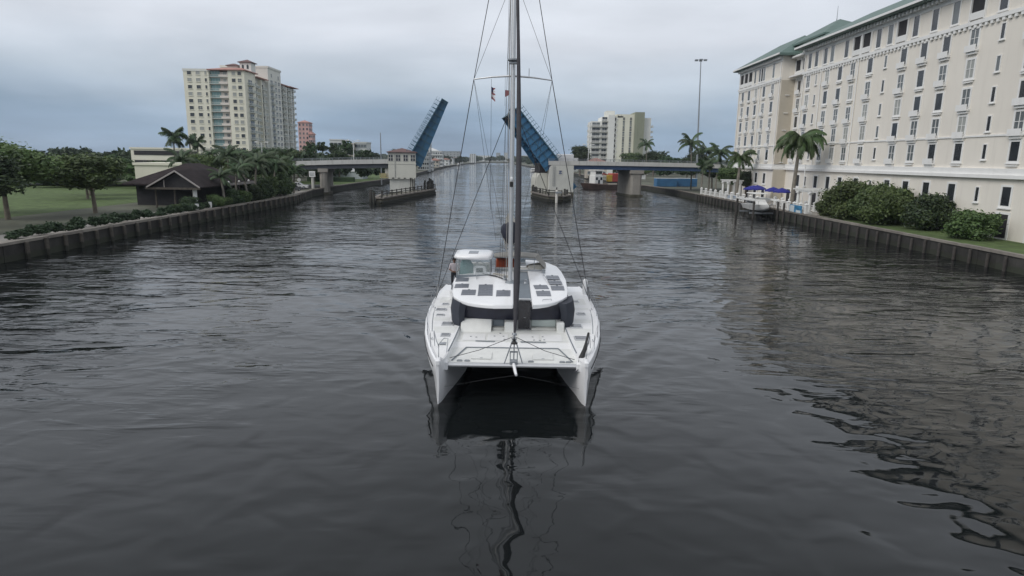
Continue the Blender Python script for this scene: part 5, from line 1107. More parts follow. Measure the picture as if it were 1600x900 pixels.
for s, lab in ((-1, None), (1, None)):
    h = hull(s).build('hull', 'gelcoat', CAT, 34)
    # side deck with non-slip, set just above the hull top
    d = MB(); L_ = []; R_ = []
    for y in STA[1:-1]:
        L_.append((s * (interp(INN, y) + .04), y, deck_z(y) + .012)); R_.append((s * (interp(OUT, y) - .20), y, deck_z(y) + .012))
    n = len(L_); d.add(L_ + R_, [(k, k + 1, n + k + 1, n + k) for k in range(n - 1)]); d.build('side_deck', 'deck_white', CAT)
    rb = MB(); rb.tube([(s * (interp(OUT, y) + .012), y, deck_z(y) - .32 + .012 * y) for y in STA[2:]], .022, 5); rb.build('rub_rail', 'rope_dark', CAT)
    bw = MB(); bw.cbox(s * 2.86 - .10, s * 2.86 + .10, -.03, .5, 1.66, 1.86, .04); bw.build('stemhead', 'gelcoat', CAT)
# decks between the hulls
def plate(rows, z0, t, name, m, smooth=None, zf=None):
    """rows of (y, x0, x1): slab following zf(x,y), thickness t"""
    b = MB(); n = 7; top = []; bot = []
    for y, x0, x1 in rows:
        a = []; c = []
        for k in range(n):
            x = x0 + (x1 - x0) * k / (n - 1); z = zf(x, y) if zf else z0
            a.append((x, y, z)); c.append((x, y, z - t))
        top += a; bot += c
    R_ = len(rows); T = lambda i, k: i * n + k; B = lambda i, k: R_ * n + i * n + k; f = []
    for i in range(R_ - 1):
        for k in range(n - 1): f.append((T(i, k), T(i, k + 1), T(i + 1, k + 1), T(i + 1, k))); f.append((B(i, k), B(i + 1, k), B(i + 1, k + 1), B(i, k + 1)))
        f.append((T(i, 0), T(i + 1, 0), B(i + 1, 0), B(i, 0))); f.append((T(i, n - 1), B(i, n - 1), B(i + 1, n - 1), T(i + 1, n - 1)))
    for k in range(n - 1): f.append((T(0, k), B(0, k), B(0, k + 1), T(0, k + 1))); f.append((T(R_ - 1, k), T(R_ - 1, k + 1), B(R_ - 1, k + 1), B(R_ - 1, k)))
    b.add(top + bot, f); return b.build(name, m, CAT, smooth)
plate([(.78, -2.62, 2.62), (1.6, -2.56, 2.56), (2.7, -2.50, 2.50)], 1.52, .10, 'bow_platform', 'deck_grey', zf=lambda x, y: 1.50 + .03 * (y - .78))
plate([(2.701, -2.50, 2.50), (3.3, -2.47, 2.47)], 1.6, .12, 'foredeck_step', 'deck_white', zf=lambda x, y: 1.565 + (y - 2.7) * .13)
plate([(3.301, -2.47, 2.47), (4.4, -2.42, 2.42), (5.2, -2.40, 2.40)], 1.68, .12, 'foredeck', 'deck_grey', zf=lambda x, y: 1.66 + .015 * (y - 3.3))
b = MB(); b.loft([[(-2.7, .60, 1.40), (-2.7, .57, 1.47), (-2.7, .64, 1.53), (-2.7, .80, 1.53), (-2.7, .84, 1.40)], [(2.7, .60, 1.40), (2.7, .57, 1.47), (2.7, .64, 1.53), (2.7, .80, 1.53), (2.7, .84, 1.40)]]); b.build('front_beam', 'alu', CAT)
for s in (-1, 1): MB().cbox(s * 2.62 - .09, s * 2.62 + .09, .52, .90, 1.30, 1.62, .03).build('beam_bracket', 'gelcoat', CAT)
u = MB(); u.loft([[(-2.45, 1.6, 1.38), (2.45, 1.6, 1.38), (2.45, 1.6, 1.41), (-2.45, 1.6, 1.41)], [(-2.1, 3.6, .95), (2.1, 3.6, .95), (2.4, 3.6, 1.45), (-2.4, 3.6, 1.45)], [(-1.95, 5.5, .78), (1.95, 5.5, .78), (2.4, 5.5, 1.5), (-2.4, 5.5, 1.5)], [(-1.95, 14.8, .78), (1.95, 14.8, .78), (2.4, 14.8, 1.5), (-2.4, 14.8, 1.5)]]); u.build('bridge_deck', 'gelcoat', CAT)
seams = [((-1.6, 3.31), (-.75, 3.29)), ((.35, 3.28), (1.45, 3.26)), ((-2.42, 1.0), (-1.95, 2.68)), ((2.42, 1.0), (1.95, 2.68)), ((-1.95, 2.68), (1.95, 2.68))]
for (xa, ya), (xb, yb) in seams:
    z = lambda y: 1.53 + .03 * (y - .78) if y < 2.7 else 1.682
    MB().beam((xa, ya, z(ya) + .004), (xb, yb, z(yb) + .004), .045, .02).build('deck_seam', 'pad_grey', CAT)
for s in (-1, 1):
    MB().tube([(s * (interp(INN, y) + .03), y, deck_z(y) + .02) for y in (1.4, 2.2, 3.2, 4.2, 5.1)], .022, 5).build('deck_seam', 'pad_grey', CAT)
    ln = MB(); ln.tube([(s * (interp(OUT, y) - .34), y, deck_z(y) + .02) for y in (4.2, 5.5, 7, 8.6)], .014, 4); ln.build('toe_rail', 'pad_grey', CAT)
# deck hatches
def hatch(x, y, w, l, z):
    b = MB(); b.cbox(-w / 2, w / 2, -l / 2, l / 2, 0, .04, .015, 0); b.box(-w / 2 + .05, w / 2 - .05, -l / 2 + .05, l / 2 - .05, .0401, .05, 1); o = b.build('deck_hatch', ['alu', 'hatch_glass'], CAT, loc=(x, y, z)); return o
for x, y, w, l in ((-3.55, 9.4, .36, .4), (-3.62, 8.05, .55, .45), (-3.55, 7.0, .42, .3), (-3.02, 5.45, .58, .6), (-2.95, 3.65, .42, .5), (3.42, 10.6, .4, .4), (3.42, 7.6, .45, .4), (2.95, 5.35, .58, .6), (3.0, 3.45, .6, .6)): hatch(x, y, w, l, deck_z(y) + .014)
fit = MB()
for x, y in ((-1.95, 4.9), (-1.85, 4.0), (-1.6, 3.9), (-.8, 4.1), (-.4, 4.1), (.9, 4.05), (1.35, 4.1), (-.35, 3.6), (.95, 3.55), (-.55, 4.6), (1.4, 3.6), (1.2, 3.5)): fit.tube([(x, y, 1.675), (x, y, 1.70)], .045, 8)
for x in (-2.1, -1.8, 2.0, 2.25, .75): fit.cbox(x - .11, x + .11, .95, 1.05, 1.51, 1.57, .02)
fit.build('deck_fitting', 'galv', CAT)
for s in (-1, 1):                                            # outlined non-slip panels on the side decks
    for y0, y1 in ((2.1, 3.1), (4.0, 5.0), (6.0, 6.6), (8.6, 9.0), (9.9, 11.4)):
        pn = MB(); q = [(s * (interp(INN, y0) + .16), y0), (s * (interp(OUT, y0) - .42), y0), (s * (interp(OUT, y1) - .42), y1), (s * (interp(INN, y1) + .16), y1)]
        if s * q[0][0] < 2.9 and y0 > 5.5: q[0] = (s * 3.0, y0); q[3] = (s * 3.02, y1)
        pn.loft([[(x, y, deck_z(y) + .013) for x, y in q], [(x, y, deck_z(y) + .017) for x, y in q]]); pn.build('nonslip_panel', 'deck_grey', CAT)
for x0, x1, y0, y1 in ((-2.2, -1.2, 3.45, 4.5), (-1.1, -.2, 3.45, 4.5), (.3, 1.2, 3.45, 4.5), (1.3, 2.2, 3.45, 4.5)):
    MB().cbox(x0, x1, y0, y1, 1.672 + .015 * (y0 - 3.3), 1.686, .004).build('nonslip_panel', 'deck_white', CAT)
for s in (-1, 1):
    MB().cbox(s * 1.25 - .42, s * 1.25 + .42, 1.25, 2.1, 1.535, 1.562, .01).build('locker_lid', 'deck_grey', CAT)
    MB().cbox(s * 1.25 - .06, s * 1.25 + .06, 1.27, 1.31, 1.562, 1.575, .004).build('lid_latch', 'steel', CAT)
# forward cockpit seats and bulkhead
b = MB(); b.box(-2.40, 2.40, 5.5, 5.62, 1.4, 2.22); b.build('bulkhead', 'gelcoat', CAT)
b = MB(); b.loft([[(-2.38, 4.75, 1.66), (-.98, 4.75, 1.66), (-.98, 5.499, 1.66), (-2.38, 5.499, 1.66)], [(-2.38, 5.30, 2.16), (-.98, 5.30, 2.16), (-.98, 5.499, 2.18), (-2.38, 5.499, 2.18)]]); b.build('seat_moulding', 'deck_grey', CAT)
for x0, x1, m in ((-.93, -.38, 'pad_grey'), (.86, 2.02, 'rail_grey')):
    MB().cbox(x0, x1, 5.1, 5.495, 1.70, 1.80, .03).build('seat_cushion', 'seat_vinyl', CAT); MB().cbox(x0, x1, 5.40, 5.494, 1.82, 2.15, .03).build('seat_back', m, CAT)
for x0, x1 in ((2.03, 2.38), (-.37, .16)): MB().cbox(x0, x1, 4.9, 5.495, 1.66, 2.14, .04).build('seat_moulding', 'deck_grey', CAT)
# saloon: dark windscreen under the roof, covers at the corners
fr = [(-2.42, 5.45), (-1.2, 5.28), (0, 5.22), (1.2, 5.28), (2.42, 5.45)]
w = MB(); w.loft([[(x * s_, y + o, z) for x, y in fr] + [(2.9 * s_, 6.6, z), (2.9 * s_, 12.6, z), (-2.9 * s_, 12.6, z), (-2.9 * s_, 6.6, z)] for s_, o, z in ((.975, .03, 2.16), (.955, -.12, 2.6), (.92, -.35, 3.02))]); w.build('windscreen', 'navy_screen', CAT)
b = MB(); b.loft([[(-2.88, 6.6, 1.78), (2.88, 6.6, 1.78), (2.88, 12.8, 1.78), (-2.88, 12.8, 1.78)], [(-2.86, 6.6, 2.17), (2.86, 6.6, 2.17), (2.86, 12.8, 2.17), (-2.86, 12.8, 2.17)]]); b.build('cabin_side', 'gelcoat', CAT)
for s in (-1, 1):
    c = MB(); c.loft([[(s * 2.22, 5.30, 1.90), (s * 2.45, 5.12, 1.80), (s * 2.72, 5.35, 1.82), (s * 2.90, 6.1, 1.9), (s * 2.90, 6.9, 1.95), (s * 2.3, 6.0, 1.95)],
                      [(s * 2.22, 5.10, 2.5), (s * 2.48, 5.0, 2.5), (s * 2.80, 5.35, 2.5), (s * 2.95, 6.1, 2.5), (s * 2.95, 6.9, 2.5), (s * 2.3, 6.0, 2.5)],
                      [(s * 2.10, 4.98, 3.0), (s * 2.42, 5.0, 3.0), (s * 2.72, 5.5, 3.0), (s * 2.86, 6.1, 3.0), (s * 2.86, 6.9, 3.02), (s * 2.2, 6.0, 3.0)]]); c.build('window_cover', 'screen_cover', CAT, 50)
b = MB(); b.loft([[(.26, 5.16, 1.76), (.80, 5.16, 1.76), (.80, 5.21, 1.76), (.26, 5.21, 1.76)], [(.26, 4.72, 3.20), (.80, 4.72, 3.20), (.80, 4.78, 3.20), (.26, 4.78, 3.20)]]); b.build('front_door', 'tinted', CAT)
MB().cbox(.50, .60, 4.98, 5.02, 2.33, 2.38, .01).build('door_knob', 'steel', CAT)
# coachroof in two white wings with a grey sun pad sunk between them
ZR = lambda x, y: 3.15 + .085 * (min(max(y, 3.85), 8.5) - 3.85) - .025 * x * x
RL = [(4.03, -.95), (4.16, -1.35), (4.38, -1.75), (4.65, -2.1), (5.1, -2.45), (5.75, -2.78), (6.6, -2.93), (8.4, -3.05), (9.6, -3.06), (10.3, -2.98)]
RR = [(4.05, .9), (4.2, 1.25), (4.5, 1.65), (4.95, 2.02), (5.4, 2.3), (5.95, 2.55), (6.85, 2.66), (9.2, 2.75), (11.4, 2.70), (13.2, 2.55), (14.2, 2.05), (14.5, 1.65)]
def wing(name, tab, xin, y0):
    sg = 1 if tab[-1][1] > 0 else -1
    ys = sorted(set([y0] + [y for y, _ in tab]))
    b = MB(); prof = []
    for y in ys:
        xo = interp(tab, y); xi = xin(y); e = .10 * sg; row = []
        lip = .16 if y < 4.3 else .0
        for x, dz in ((xi, -.18), (xi, -.03), (xi + .03 * sg, 0)) : row.append((x, y, ZR(x, y) + dz))
        for q in (.25, .5, .75, .93): x = xi + (xo - xi) * q; row.append((x, y, ZR(x, y)))
        for x, dz in ((xo - .02 * sg, -.015), (xo, -.05), (xo - .015 * sg, -.12), (xo - .08 * sg, -.18)): row.append((x, y, ZR(x, y) + dz))
        prof.append(row)
    # rounded front lip
    f0 = [(x, y + .02, z - .05) if True else 0 for x, y, z in prof[0]]
    b.loft([[(x, y - .03, min(z, ZR(x, y) - .05)) for x, y, z in prof[0]]] + prof); return b.build(name, 'gelcoat', CAT, 40)
wing('roof_wing', RL, lambda y: .02 if y > 4.1 else -.02, 4.03)
wing('roof_wing', RR, lambda y: .86 - .012 * (y - 4) , 4.05)
plate([(4.95, .05, .84), (6, .05, .83), (8.5, .05, .80), (11.2, .05, .76)], 3.2, .06, 'sun_pad', 'pad_grey', zf=lambda x, y: ZR(x, y) - .07)
MB().cbox(.04, .86, 4.86, 4.97, 3.10, 3.25, .02).build('pad_rail', 'alu', CAT)
MB().cbox(.03, .18, 4.15, 4.45, 2.95, 3.17, .02).build('roof_bracket', 'gelcoat', CAT)
def panel(name, q, m, dz=.022, t=.02):
    b = MB(); tp = [(x, y, ZR(x, y) + dz) for x, y in q]; b.loft([[(x, y, z - t) for x, y, z in tp], tp]); return b.build(name, m, CAT)
for q in ([(-2.93, 8.36), (-2.25, 8.12), (-2.28, 8.9), (-2.93, 9.25)], [(-2.87, 7.18), (-2.17, 6.95), (-2.18, 7.6), (-2.87, 7.85)], [(-2.44, 5.82), (-1.76, 5.62), (-1.77, 6.45), (-2.44, 6.66)], [(-1.64, 5.48), (-.95, 5.38), (-.97, 6.27), (-1.65, 6.38)], [(-1.65, 6.42), (-.97, 6.31), (-.99, 7.2), (-1.68, 7.32)], [(-.78, 5.27), (-.13, 5.26), (-.12, 6.18), (-.78, 6.2)],
          [(1.06, 6.57), (1.74, 6.78), (1.66, 7.41), (.99, 7.22)], [(1.12, 5.44), (1.78, 5.63), (1.76, 6.46), (1.08, 6.25)], [(1.76, 8.54), (2.42, 8.94), (2.39, 9.95), (1.72, 9.55)], [(1.81, 7.59), (2.47, 7.88), (2.44, 8.58), (1.76, 8.26)], [(1.86, 6.61), (2.5, 6.88), (2.5, 7.65), (1.84, 7.36)]):
    o = panel('solar_panel', q, 'solar')
    a, b_, c, d_ = [Vector((x, y, ZR(x, y) + .026)) for x, y in q]; g = MB()
    for f in (.25, .5, .75): g.beam(a.lerp(b_, f), d_.lerp(c, f), .012, .006)
    g.beam(a.lerp(d_, .5), b_.lerp(c, .5), .012, .006); g.build('cell_line', 'solar_line', o)
    jb = (d_ + c) / 2; MB().cbox(jb.x - .05, jb.x + .05, jb.y - .045, jb.y + .01, jb.z - .01, jb.z + .022, .006).build('junction_box', 'galv', o)
grab = MB()
for pts in ([(-3.0, 7.0), (-3.03, 7.9)], [(1.75, 8.0), (1.60, 9.6)], [(-1.85, 8.4), (-1.9, 9.3)], [(1.35, 4.75), (1.75, 4.95)]):
    (xa, ya), (xb, yb) = pts; za, zb = ZR(xa, ya), ZR(xb, yb); grab.tube([(xa, ya, za), (xa, ya, za + .07), (xb, yb, zb + .07), (xb, yb, zb)], .016, 5)
grab.build('grab_rail', 'steel', CAT)
# running gear on the roof: winches, blocks, rope tails
for x, y in ((-1.9, 10.15), (-1.55, 10.0), (-.75, 10.0), (1.62, 10.3), (-.42, 8.1), (.62, 7.7)):
    z = ZR(x, y) if not .05 < x < .8 else ZR(x, y) - .07
    b = MB(); b.tube([(x, y, z), (x, y, z + .06), (x, y, z + .10), (x, y, z + .19), (x, y, z + .22)], [.11, .10, .07, .08, .04], 12); b.build('winch', 'galv', CAT, 40)
rp = MB(); rq = random.Random(8)
for k in range(7):
    x0 = -1.7 + k * .1; y0 = 9.9 - k * .12; pts = []
    for i in range(6):
        t = i / 5; x = x0 + (-.3 - x0) * t + rq.uniform(-.06, .06); y = y0 + (7.9 - y0) * t + rq.uniform(-.08, .08); pts.append((x, y, ZR(x, y) + .025))
    rp.tube(pts, .014, 5)
rp.build('halyard_tail', 'rope_dark', CAT)
rl_ = MB()
for k in range(5):
    cx, cy = -.9 + k * .17, 9.2 - .2 * k; rl_.tube([(cx + .16 * math.cos(a), cy + .13 * math.sin(a), ZR(cx, cy) + .03 + .004 * i) for i, a in enumerate(np.linspace(0, 11, 22))], .014, 5)
rl_.build('rope_coil', 'rope_light', CAT)
# traveller across the after roof
MB().beam((-1.0, 10.45, 3.62), (1.75, 10.6, 3.56), .07, .06).build('traveller', 'galv', CAT)
# helm station with its own hard top
b = MB()
hp = [(-3.05, 9.25), (-2.85, 9.0), (-1.35, 8.95), (-1.12, 9.15), (-1.08, 11.0), (-1.3, 11.35), (-2.8, 11.4), (-3.08, 11.1)]
cx_, cy_ = -2.08, 10.1
b.loft([[(cx_ + (x - cx_) * k, cy_ + (y - cy_) * k, z) for x, y in hp] for k, z in ((.9, 4.34), (1.0, 4.38), (1.02, 4.47), (.97, 4.55), (.80, 4.59))]); b.build('helm_hardtop', 'gelcoat', CAT, 60)
MB().cbox(-2.35, -1.85, 9.55, 10.5, 4.575, 4.605, .01).build('hardtop_hatch', 'hatch_glass', CAT)
for x, y in ((-2.95, 9.35), (-1.2, 9.3), (-1.2, 11.1), (-2.95, 11.1)): MB().tube([(x, y, 2.9), (x, y, 4.37)], .03, 6).build('hardtop_post', 'steel', CAT)
b = MB(); b.add([(-2.93, 9.32, 3.42), (-1.2, 9.28, 3.46), (-1.2, 9.2, 4.36), (-2.93, 9.22, 4.36)], [(0, 1, 2, 3)]); b.build('helm_windscreen', 'clear_screen', CAT)
MB().beam((-2.98, 9.30, 3.42), (-1.15, 9.27, 3.46), .09, .14).build('screen_base', 'pad_grey', CAT)
MB().cbox(-2.9, -1.1, 10.31, 12.4, 2.75, 2.85, .02).build('helm_floor', 'deck_grey', CAT)
MB().cbox(-2.75, -1.3, 11.6, 12.1, 2.85, 3.75, .08).build('helm_seat', 'seat_vinyl', CAT)
MB().cbox(-2.1, -1.45, 9.75, 10.2, 3.35, 3.86, .08).build('helm_console', 'gelcoat', CAT)
MB().cbox(-1.95, -1.6, 9.70, 9.76, 3.58, 3.80, .02).build('instrument_screen', 'tinted', CAT)
wl = MB(); wl.tube([(-1.78 + .33 * math.cos(a), 10.32, 3.72 + .33 * math.sin(a)) for a in np.linspace(0, 2 * math.pi, 21)], .02, 6, caps=False)
for k in range(3): a = k * 2.094; wl.beam((-1.78, 10.32, 3.72), (-1.78 + .33 * math.cos(a), 10.32, 3.72 + .33 * math.sin(a)), .02, .03)
wl.build('steering_wheel', 'steel', CAT)
tc_ = MB(); tc_.loft([[(-2.9, 10.6, 3.3), (-2.1, 10.6, 3.3), (-2.1, 10.75, 3.3), (-2.9, 10.75, 3.3)], [(-2.85, 10.6, 3.9), (-2.15, 10.6, 3.8), (-2.15, 10.75, 3.8), (-2.85, 10.75, 3.9)], [(-2.7, 10.62, 4.2), (-2.45, 10.62, 4.25), (-2.45, 10.7, 4.25), (-2.7, 10.7, 4.2)]]); tc_.build('spray_curtain', 'teal_cloth', CAT, 60)
# lounge and bimini aft
plate([(11.0, -1.0, 1.2), (12.2, -1.1, 1.35), (13.6, -1.1, 1.5)], 4.2, .05, 'bimini', 'bimini', zf=lambda x, y: 4.22 + .06 * (1 - (x - .2) ** 2) - .05 * (y - 11))
bm_ = MB(); bm_.loft([[(1.2, 11.05, 4.17), (1.35, 12.2, 4.1), (1.5, 13.6, 4.03)], [(1.75, 11.3, 3.55), (1.85, 12.2, 3.5), (1.9, 13.4, 3.5)]], cap0=False, cap1=False, closed=False); bm_.build('bimini_side', 'bimini', CAT)
for x, y in ((-.95, 11.1), (1.15, 11.1), (-1.0, 13.5), (1.4, 13.5)): MB().tube([(x, y, 3.2), (x, y, 4.18)], .02, 6).build('bimini_post', 'steel', CAT)
MB().cbox(-1.0, .1, 12.0, 12.5, 3.2, 3.95, .08).build('lounge_backrest', 'orange', CAT); MB().cbox(-1.0, .1, 11.3, 12.0, 3.2, 3.5, .06).build('lounge_cushion', 'orange', CAT)
MB().cbox(-1.0, .85, 10.75, 11.25, 2.9, 3.62, .06).build('lounge_locker', 'seat_vinyl', CAT)
MB().cbox(-1.0, 1.8, 10.32, 14.3, 2.6, 3.2, .05).build('lounge_floor', 'deck_grey', CAT)
cv = MB(); cv.loft([[(.75, 11.6, 3.5), (1.7, 11.6, 3.45), (1.8, 12.6, 3.45), (.75, 12.6, 3.5)], [(.85, 11.7, 3.66), (1.5, 11.65, 3.72), (1.6, 12.4, 3.75), (.9, 12.5, 3.6)]]); cv.build('folded_cover', 'sailcloth', CAT, 60)
b = MB(); b.box(-2.8, 2.6, 12.8, 15.0, 1.5, 1.65); b.build('aft_cockpit', 'deck_grey', CAT)
# mast, spreaders and standing rigging
MX, MY = -.15, 7.6
m = MB(); n = 14
prof = [(math.cos(2 * math.pi * k / n) * .115, math.sin(2 * math.pi * k / n) * .19) for k in range(n)]
m.loft([[(MX + x * s_, MY + y * s_ + dy, z) for x, y in prof] for z, s_, dy in ((3.45, 1, 0), (12, 1, .12), (20, .95, .3), (22.6, .7, .38))]); m.build('mast', 'alu', CAT, 50)
MB().tube([(MX, MY, 3.42), (MX, MY, 3.52), (MX, MY, 3.58)], [.26, .24, .16], 14).build('mast_step', 'galv', CAT, 40)
gt = MB(); gt.beam((MX, MY + .19, 3.7), (MX, MY + .50, 20), .04, .04); gt.build('mast_track', 'rope_dark', CAT)
for s in (-1, 1):
    sp = MB(); sp.tube([(MX + s * .1, MY + .13, 13.25), (MX + s * 1.0, MY + .3, 13.21), (MX + s * 1.85, MY + .55, 13.13)], [.05, .04, .03], 6); sp.build('spreader', 'alu', CAT)
    TIP = (MX + s * 1.85, MY + .55, 13.13); CH = (s * 4.22, 11.0, 1.92)
    MB().tube([CH, TIP], .020, 5).build('cap_shroud', 'rope_dark', CAT); MB().tube([TIP, (MX + s * .08, MY + .36, 22.3)], .018, 5).build('cap_shroud', 'rope_dark', CAT)
    MB().tube([TIP, (MX + s * .09, MY + .2, 17.4)], .009, 5).build('diagonal_shroud', 'rope_dark', CAT)
    MB().tube([(s * 4.20, 10.55, 1.92), (MX + s * .1, MY + .1, 11.8)], .016, 5).build('lower_shroud', 'rope_dark', CAT)
    MB().tube([TIP, (MX + s * .8, MY + 3.2, 5.1)], .007, 4).build('lazy_jack', 'rope_dark', CAT); MB().tube([TIP, (MX + s * .45, MY + 1.6, 5.9)], .007, 4).build('lazy_jack', 'rope_dark', CAT)
    ch = MB(); ch.tube([CH, (CH[0] - s * .12, CH[1] - .18, 2.7)], .045, 6); ch.build('turnbuckle', 'steel', CAT)
MB().cbox(MX - .20, MX + .20, MY - .52, MY - .20, 13.72, 13.84, .05).build('radar_bracket', 'galv', CAT)
b = MB(); b.tube([(MX, MY - .36, 13.84), (MX, MY - .36, 13.87), (MX, MY - .36, 13.93), (MX, MY - .36, 13.96)], [.2, .27, .27, .12], 14); b.build('mast_light', 'galv', CAT, 40)
MB().tube([(MX + .75, MY + .28, 13.2), (MX + .75, MY + .28, 13.62)], .015, 5).build('wind_sensor', 'galv', CAT)
MB().cbox(MX - .08, MX + .08, MY - .28, MY - .18, 8.15, 8.4, .02).build('steaming_light', 'black_rubber', CAT)
MB().cbox(MX - .06, MX + .06, MY - .28, MY - .18, 8.5, 8.62, .02).build('deck_light', 'gelcoat', CAT)
hy = MB()
for dx, dy, tx in ((-.28, .1, -.16), (-.42, .35, -.2), (-.55, .6, -.12), (-.18, -.2, -.14)): hy.tube([(MX + dx, MY + dy, 3.6), (MX + tx, MY + .25, 18.5)], .008, 4)
hy.build('halyard', 'rope_dark', CAT)
hw = MB(); hw.tube([(MX - .2, MY - .02, 3.7), (MX - .14, MY + .2, 22)], .012, 4); hw.build('halyard', 'rope_light', CAT)
# boom with its sail bag
b = MB(); b.tube([(MX, MY + .2, 5.15), (MX + .02, MY + 3.5, 5.05), (MX + .03, MY + 6.6, 5.0)], [.12, .13, .11], 10); b.build('boom', 'alu', CAT, 50)
g = MB(); rings = []
for y, w_, z0, z1 in ((.24, .16, 5.35, 6.0), (.30, .38, 5.25, 6.35), (.6, .50, 5.2, 6.5), (1.6, .40, 5.15, 6.15), (4, .3, 5.1, 5.8), (6.4, .2, 5.05, 5.5)):
    zc, hz = (z0 + z1) / 2, (z1 - z0) / 2; rings.append([(MX + .02 + w_ * math.cos(a) * (1 + .12 * math.sin(3 * a)), MY + y, zc + hz * math.sin(a)) for a in np.linspace(0, 2 * math.pi, 16)[:-1]])
g.loft(rings); g.build('sail_bag', 'bag_navy', CAT, 60)
g = MB(); g.loft([[(MX - .30, MY + .5, 6.3), (MX + .24, MY + .5, 6.3), (MX + .2, MY + 1.6, 6.05), (MX - .24, MY + 1.6, 6.05)], [(MX - .22, MY + .45, 6.7), (MX + .15, MY + .45, 6.65), (MX + .1, MY + 1.4, 6.3), (MX - .15, MY + 1.4, 6.3)], [(MX - .06, MY + .42, 6.95), (MX + .06, MY + .42, 6.9), (MX + .05, MY + .9, 6.6), (MX - .05, MY + .9, 6.6)]]); g.build('flaked_mainsail', 'sailcloth', CAT, 60)
rw = MB()
for k in range(3): rw.tube([(MX + .36 * math.cos(a) * (1 - .1 * k), MY - .02 + .24 * abs(math.cos(a)), 5.75 - .18 * k + .42 * math.sin(a)) for a in np.linspace(-2.9, -.2, 14)], .018, 5)
rw.build('rope_coil', 'rope_light', CAT)
# furled headsail on the forestay
j = MB(); A = Vector((.08, .85, 2.75)); B_ = Vector((MX + .02, MY - .02, 20.6)); pts = []; rs = []
for k in range(29):
    t = k / 28; p = A.lerp(B_, t); p.x += .20 * math.sin(math.pi * min(1, t * 1.0)) ** .8 * (1 - .55 * t); pts.append(p); rs.append(interp([(0, .045), (.05, .10), (.12, .135), (.35, .115), (.66, .072), (1, .055)], t))
j.tube(pts, rs, 9); j.build('furled_headsail', 'sail_strip', CAT, 60)
MB().tube([(.06, .75, 1.65), (.08, .85, 2.76)], .028, 6).build('forestay', 'steel', CAT)
b = MB(); b.tube([(.07, .80, 2.32), (.07, .80, 2.36), (.07, .8, 2.48), (.07, .8, 2.52)], [.13, .14, .05, .12], 12); b.build('furler_drum', 'black_rubber', CAT, 40)
MB().tube([(.07, .80, 2.66), (.08, .83, 2.74)], .10, 10).build('furler_swivel', 'galv', CAT, 40)
for s in (-1, 1): MB().tube([(s * .36 + .05, .70, 1.54), (.07, .78, 2.66)], .028, 6).build('striker_strut', 'steel', CAT)
b = MB(); b.cbox(-.10, .22, .60, .84, 1.54, 1.68, .03); b.beam((-.08, .72, 1.6), (-.08, .76, 2.0), .04, .05); b.beam((.20, .72, 1.6), (.20, .76, 2.0), .04, .05); b.beam((-.10, .76, 2.0), (.22, .76, 2.0), .04, .06); b.build('anchor_roller', 'galv', CAT)
b = MB(); b.tube([(.05, .72, 1.56), (.12, .18, 1.40), (.16, -.12, 1.34)], [.07, .06, .05], 8); b.build('bowsprit', 'gelcoat', CAT, 40)
for s in (-1, 1):
    MB().tube([(.16, -.1, 1.33), (s * 1.3 + .08, .25, .98), (s * 2.72, .62, .55)], .005, 5).build('bobstay', 'rope_dark', CAT)
    MB().tube([(.07, .80, 2.62), (s * 1.3, .95, 2.0), (s * 2.5, 1.05, 1.62)], .013, 5).build('bridle_rope', 'rope_dark', CAT)
# pulpit seat, guard rails, small gear at the bows
for s in (-1, 1):
    pr = MB()
    if s < 0:
        pr.tube([(-2.86, .35, 1.86), (-2.86, .40, 2.38), (-2.72, 1.0, 2.45), (-2.58, 1.2, 2.38), (-2.62, 1.0, 1.86)], .018, 6); pr.tube([(-2.86, .4, 2.3), (-3.05, 1.2, 2.3), (-3.2, 1.7, 2.55), (-3.2, 1.9, 1.86)], .018, 6); pr.box(-2.85, -2.6, .55, .85, 2.3, 2.33)
    else:
        pr.tube([(2.88, .4, 1.86), (2.92, .45, 2.5), (3.12, 1.5, 2.5), (3.22, 1.9, 1.86)], .018, 6)
    pr.build('pulpit', 'steel', CAT)
    for y in (1.9, 3.6, 5.4, 7.2, 9.0, 10.8, 12.6):
        x = s * (interp(OUT, y) - .1); MB().tube([(x, y, deck_z(y)), (x, y, deck_z(y) + .62)], .013, 5).build('stanchion', 'steel', CAT)
    for dz in (.33, .61): MB().tube([(s * (interp(OUT, y) - .1), y, deck_z(y) + dz) for y in (1.9, 3.6, 5.4, 7.2, 9.0, 10.8, 12.6)], .006, 4).build('lifeline', 'steel', CAT)
    for y in (3.0, 8.6): MB().tube([(s * (interp(OUT, y) - .26), y - .14, deck_z(y) + .07), (s * (interp(OUT, y) - .26), y + .14, deck_z(y) + .07)], .022, 6).build('cleat', 'steel', CAT)
b = MB(); b.tube([(3.12, 1.9, 2.5), (3.02, 1.5, 2.2), (2.88, 1.15, 1.98), (2.74, .85, 1.74), (2.66, .75, 1.6)], [.05, .085, .085, .12, .05], 9); b.build('rolled_sail_bundle', 'black_rubber', CAT, 60)
b = MB(); b.tube([(2.66, .72, 1.62), (2.58, .50, 1.36), (2.45, .50, 1.30)], [.025, .02, .03], 6); b.build('hanging_rope', 'rope_dark', CAT)
b = MB(); b.tube([(4.1, 12.2, 1.95), (4.1, 12.2, 2.1), (4.1, 12.2, 2.75), (4.1, 12.2, 2.85)], [.10, .15, .14, .05], 10); b.build('life_buoy_bag', 'gelcoat', CAT, 50)
mk = MB()
for k in range(7):
    y = 1.0 + k * .26; x = -(interp(WLO, y) + (interp(OUT, y) - interp(WLO, y)) * .36); mk.beam((x - .012, y, .95 - .05 * (k % 2)), (x - .02, y + .02, 1.16), .16, .012 * 6, up=(1, 0, 0))
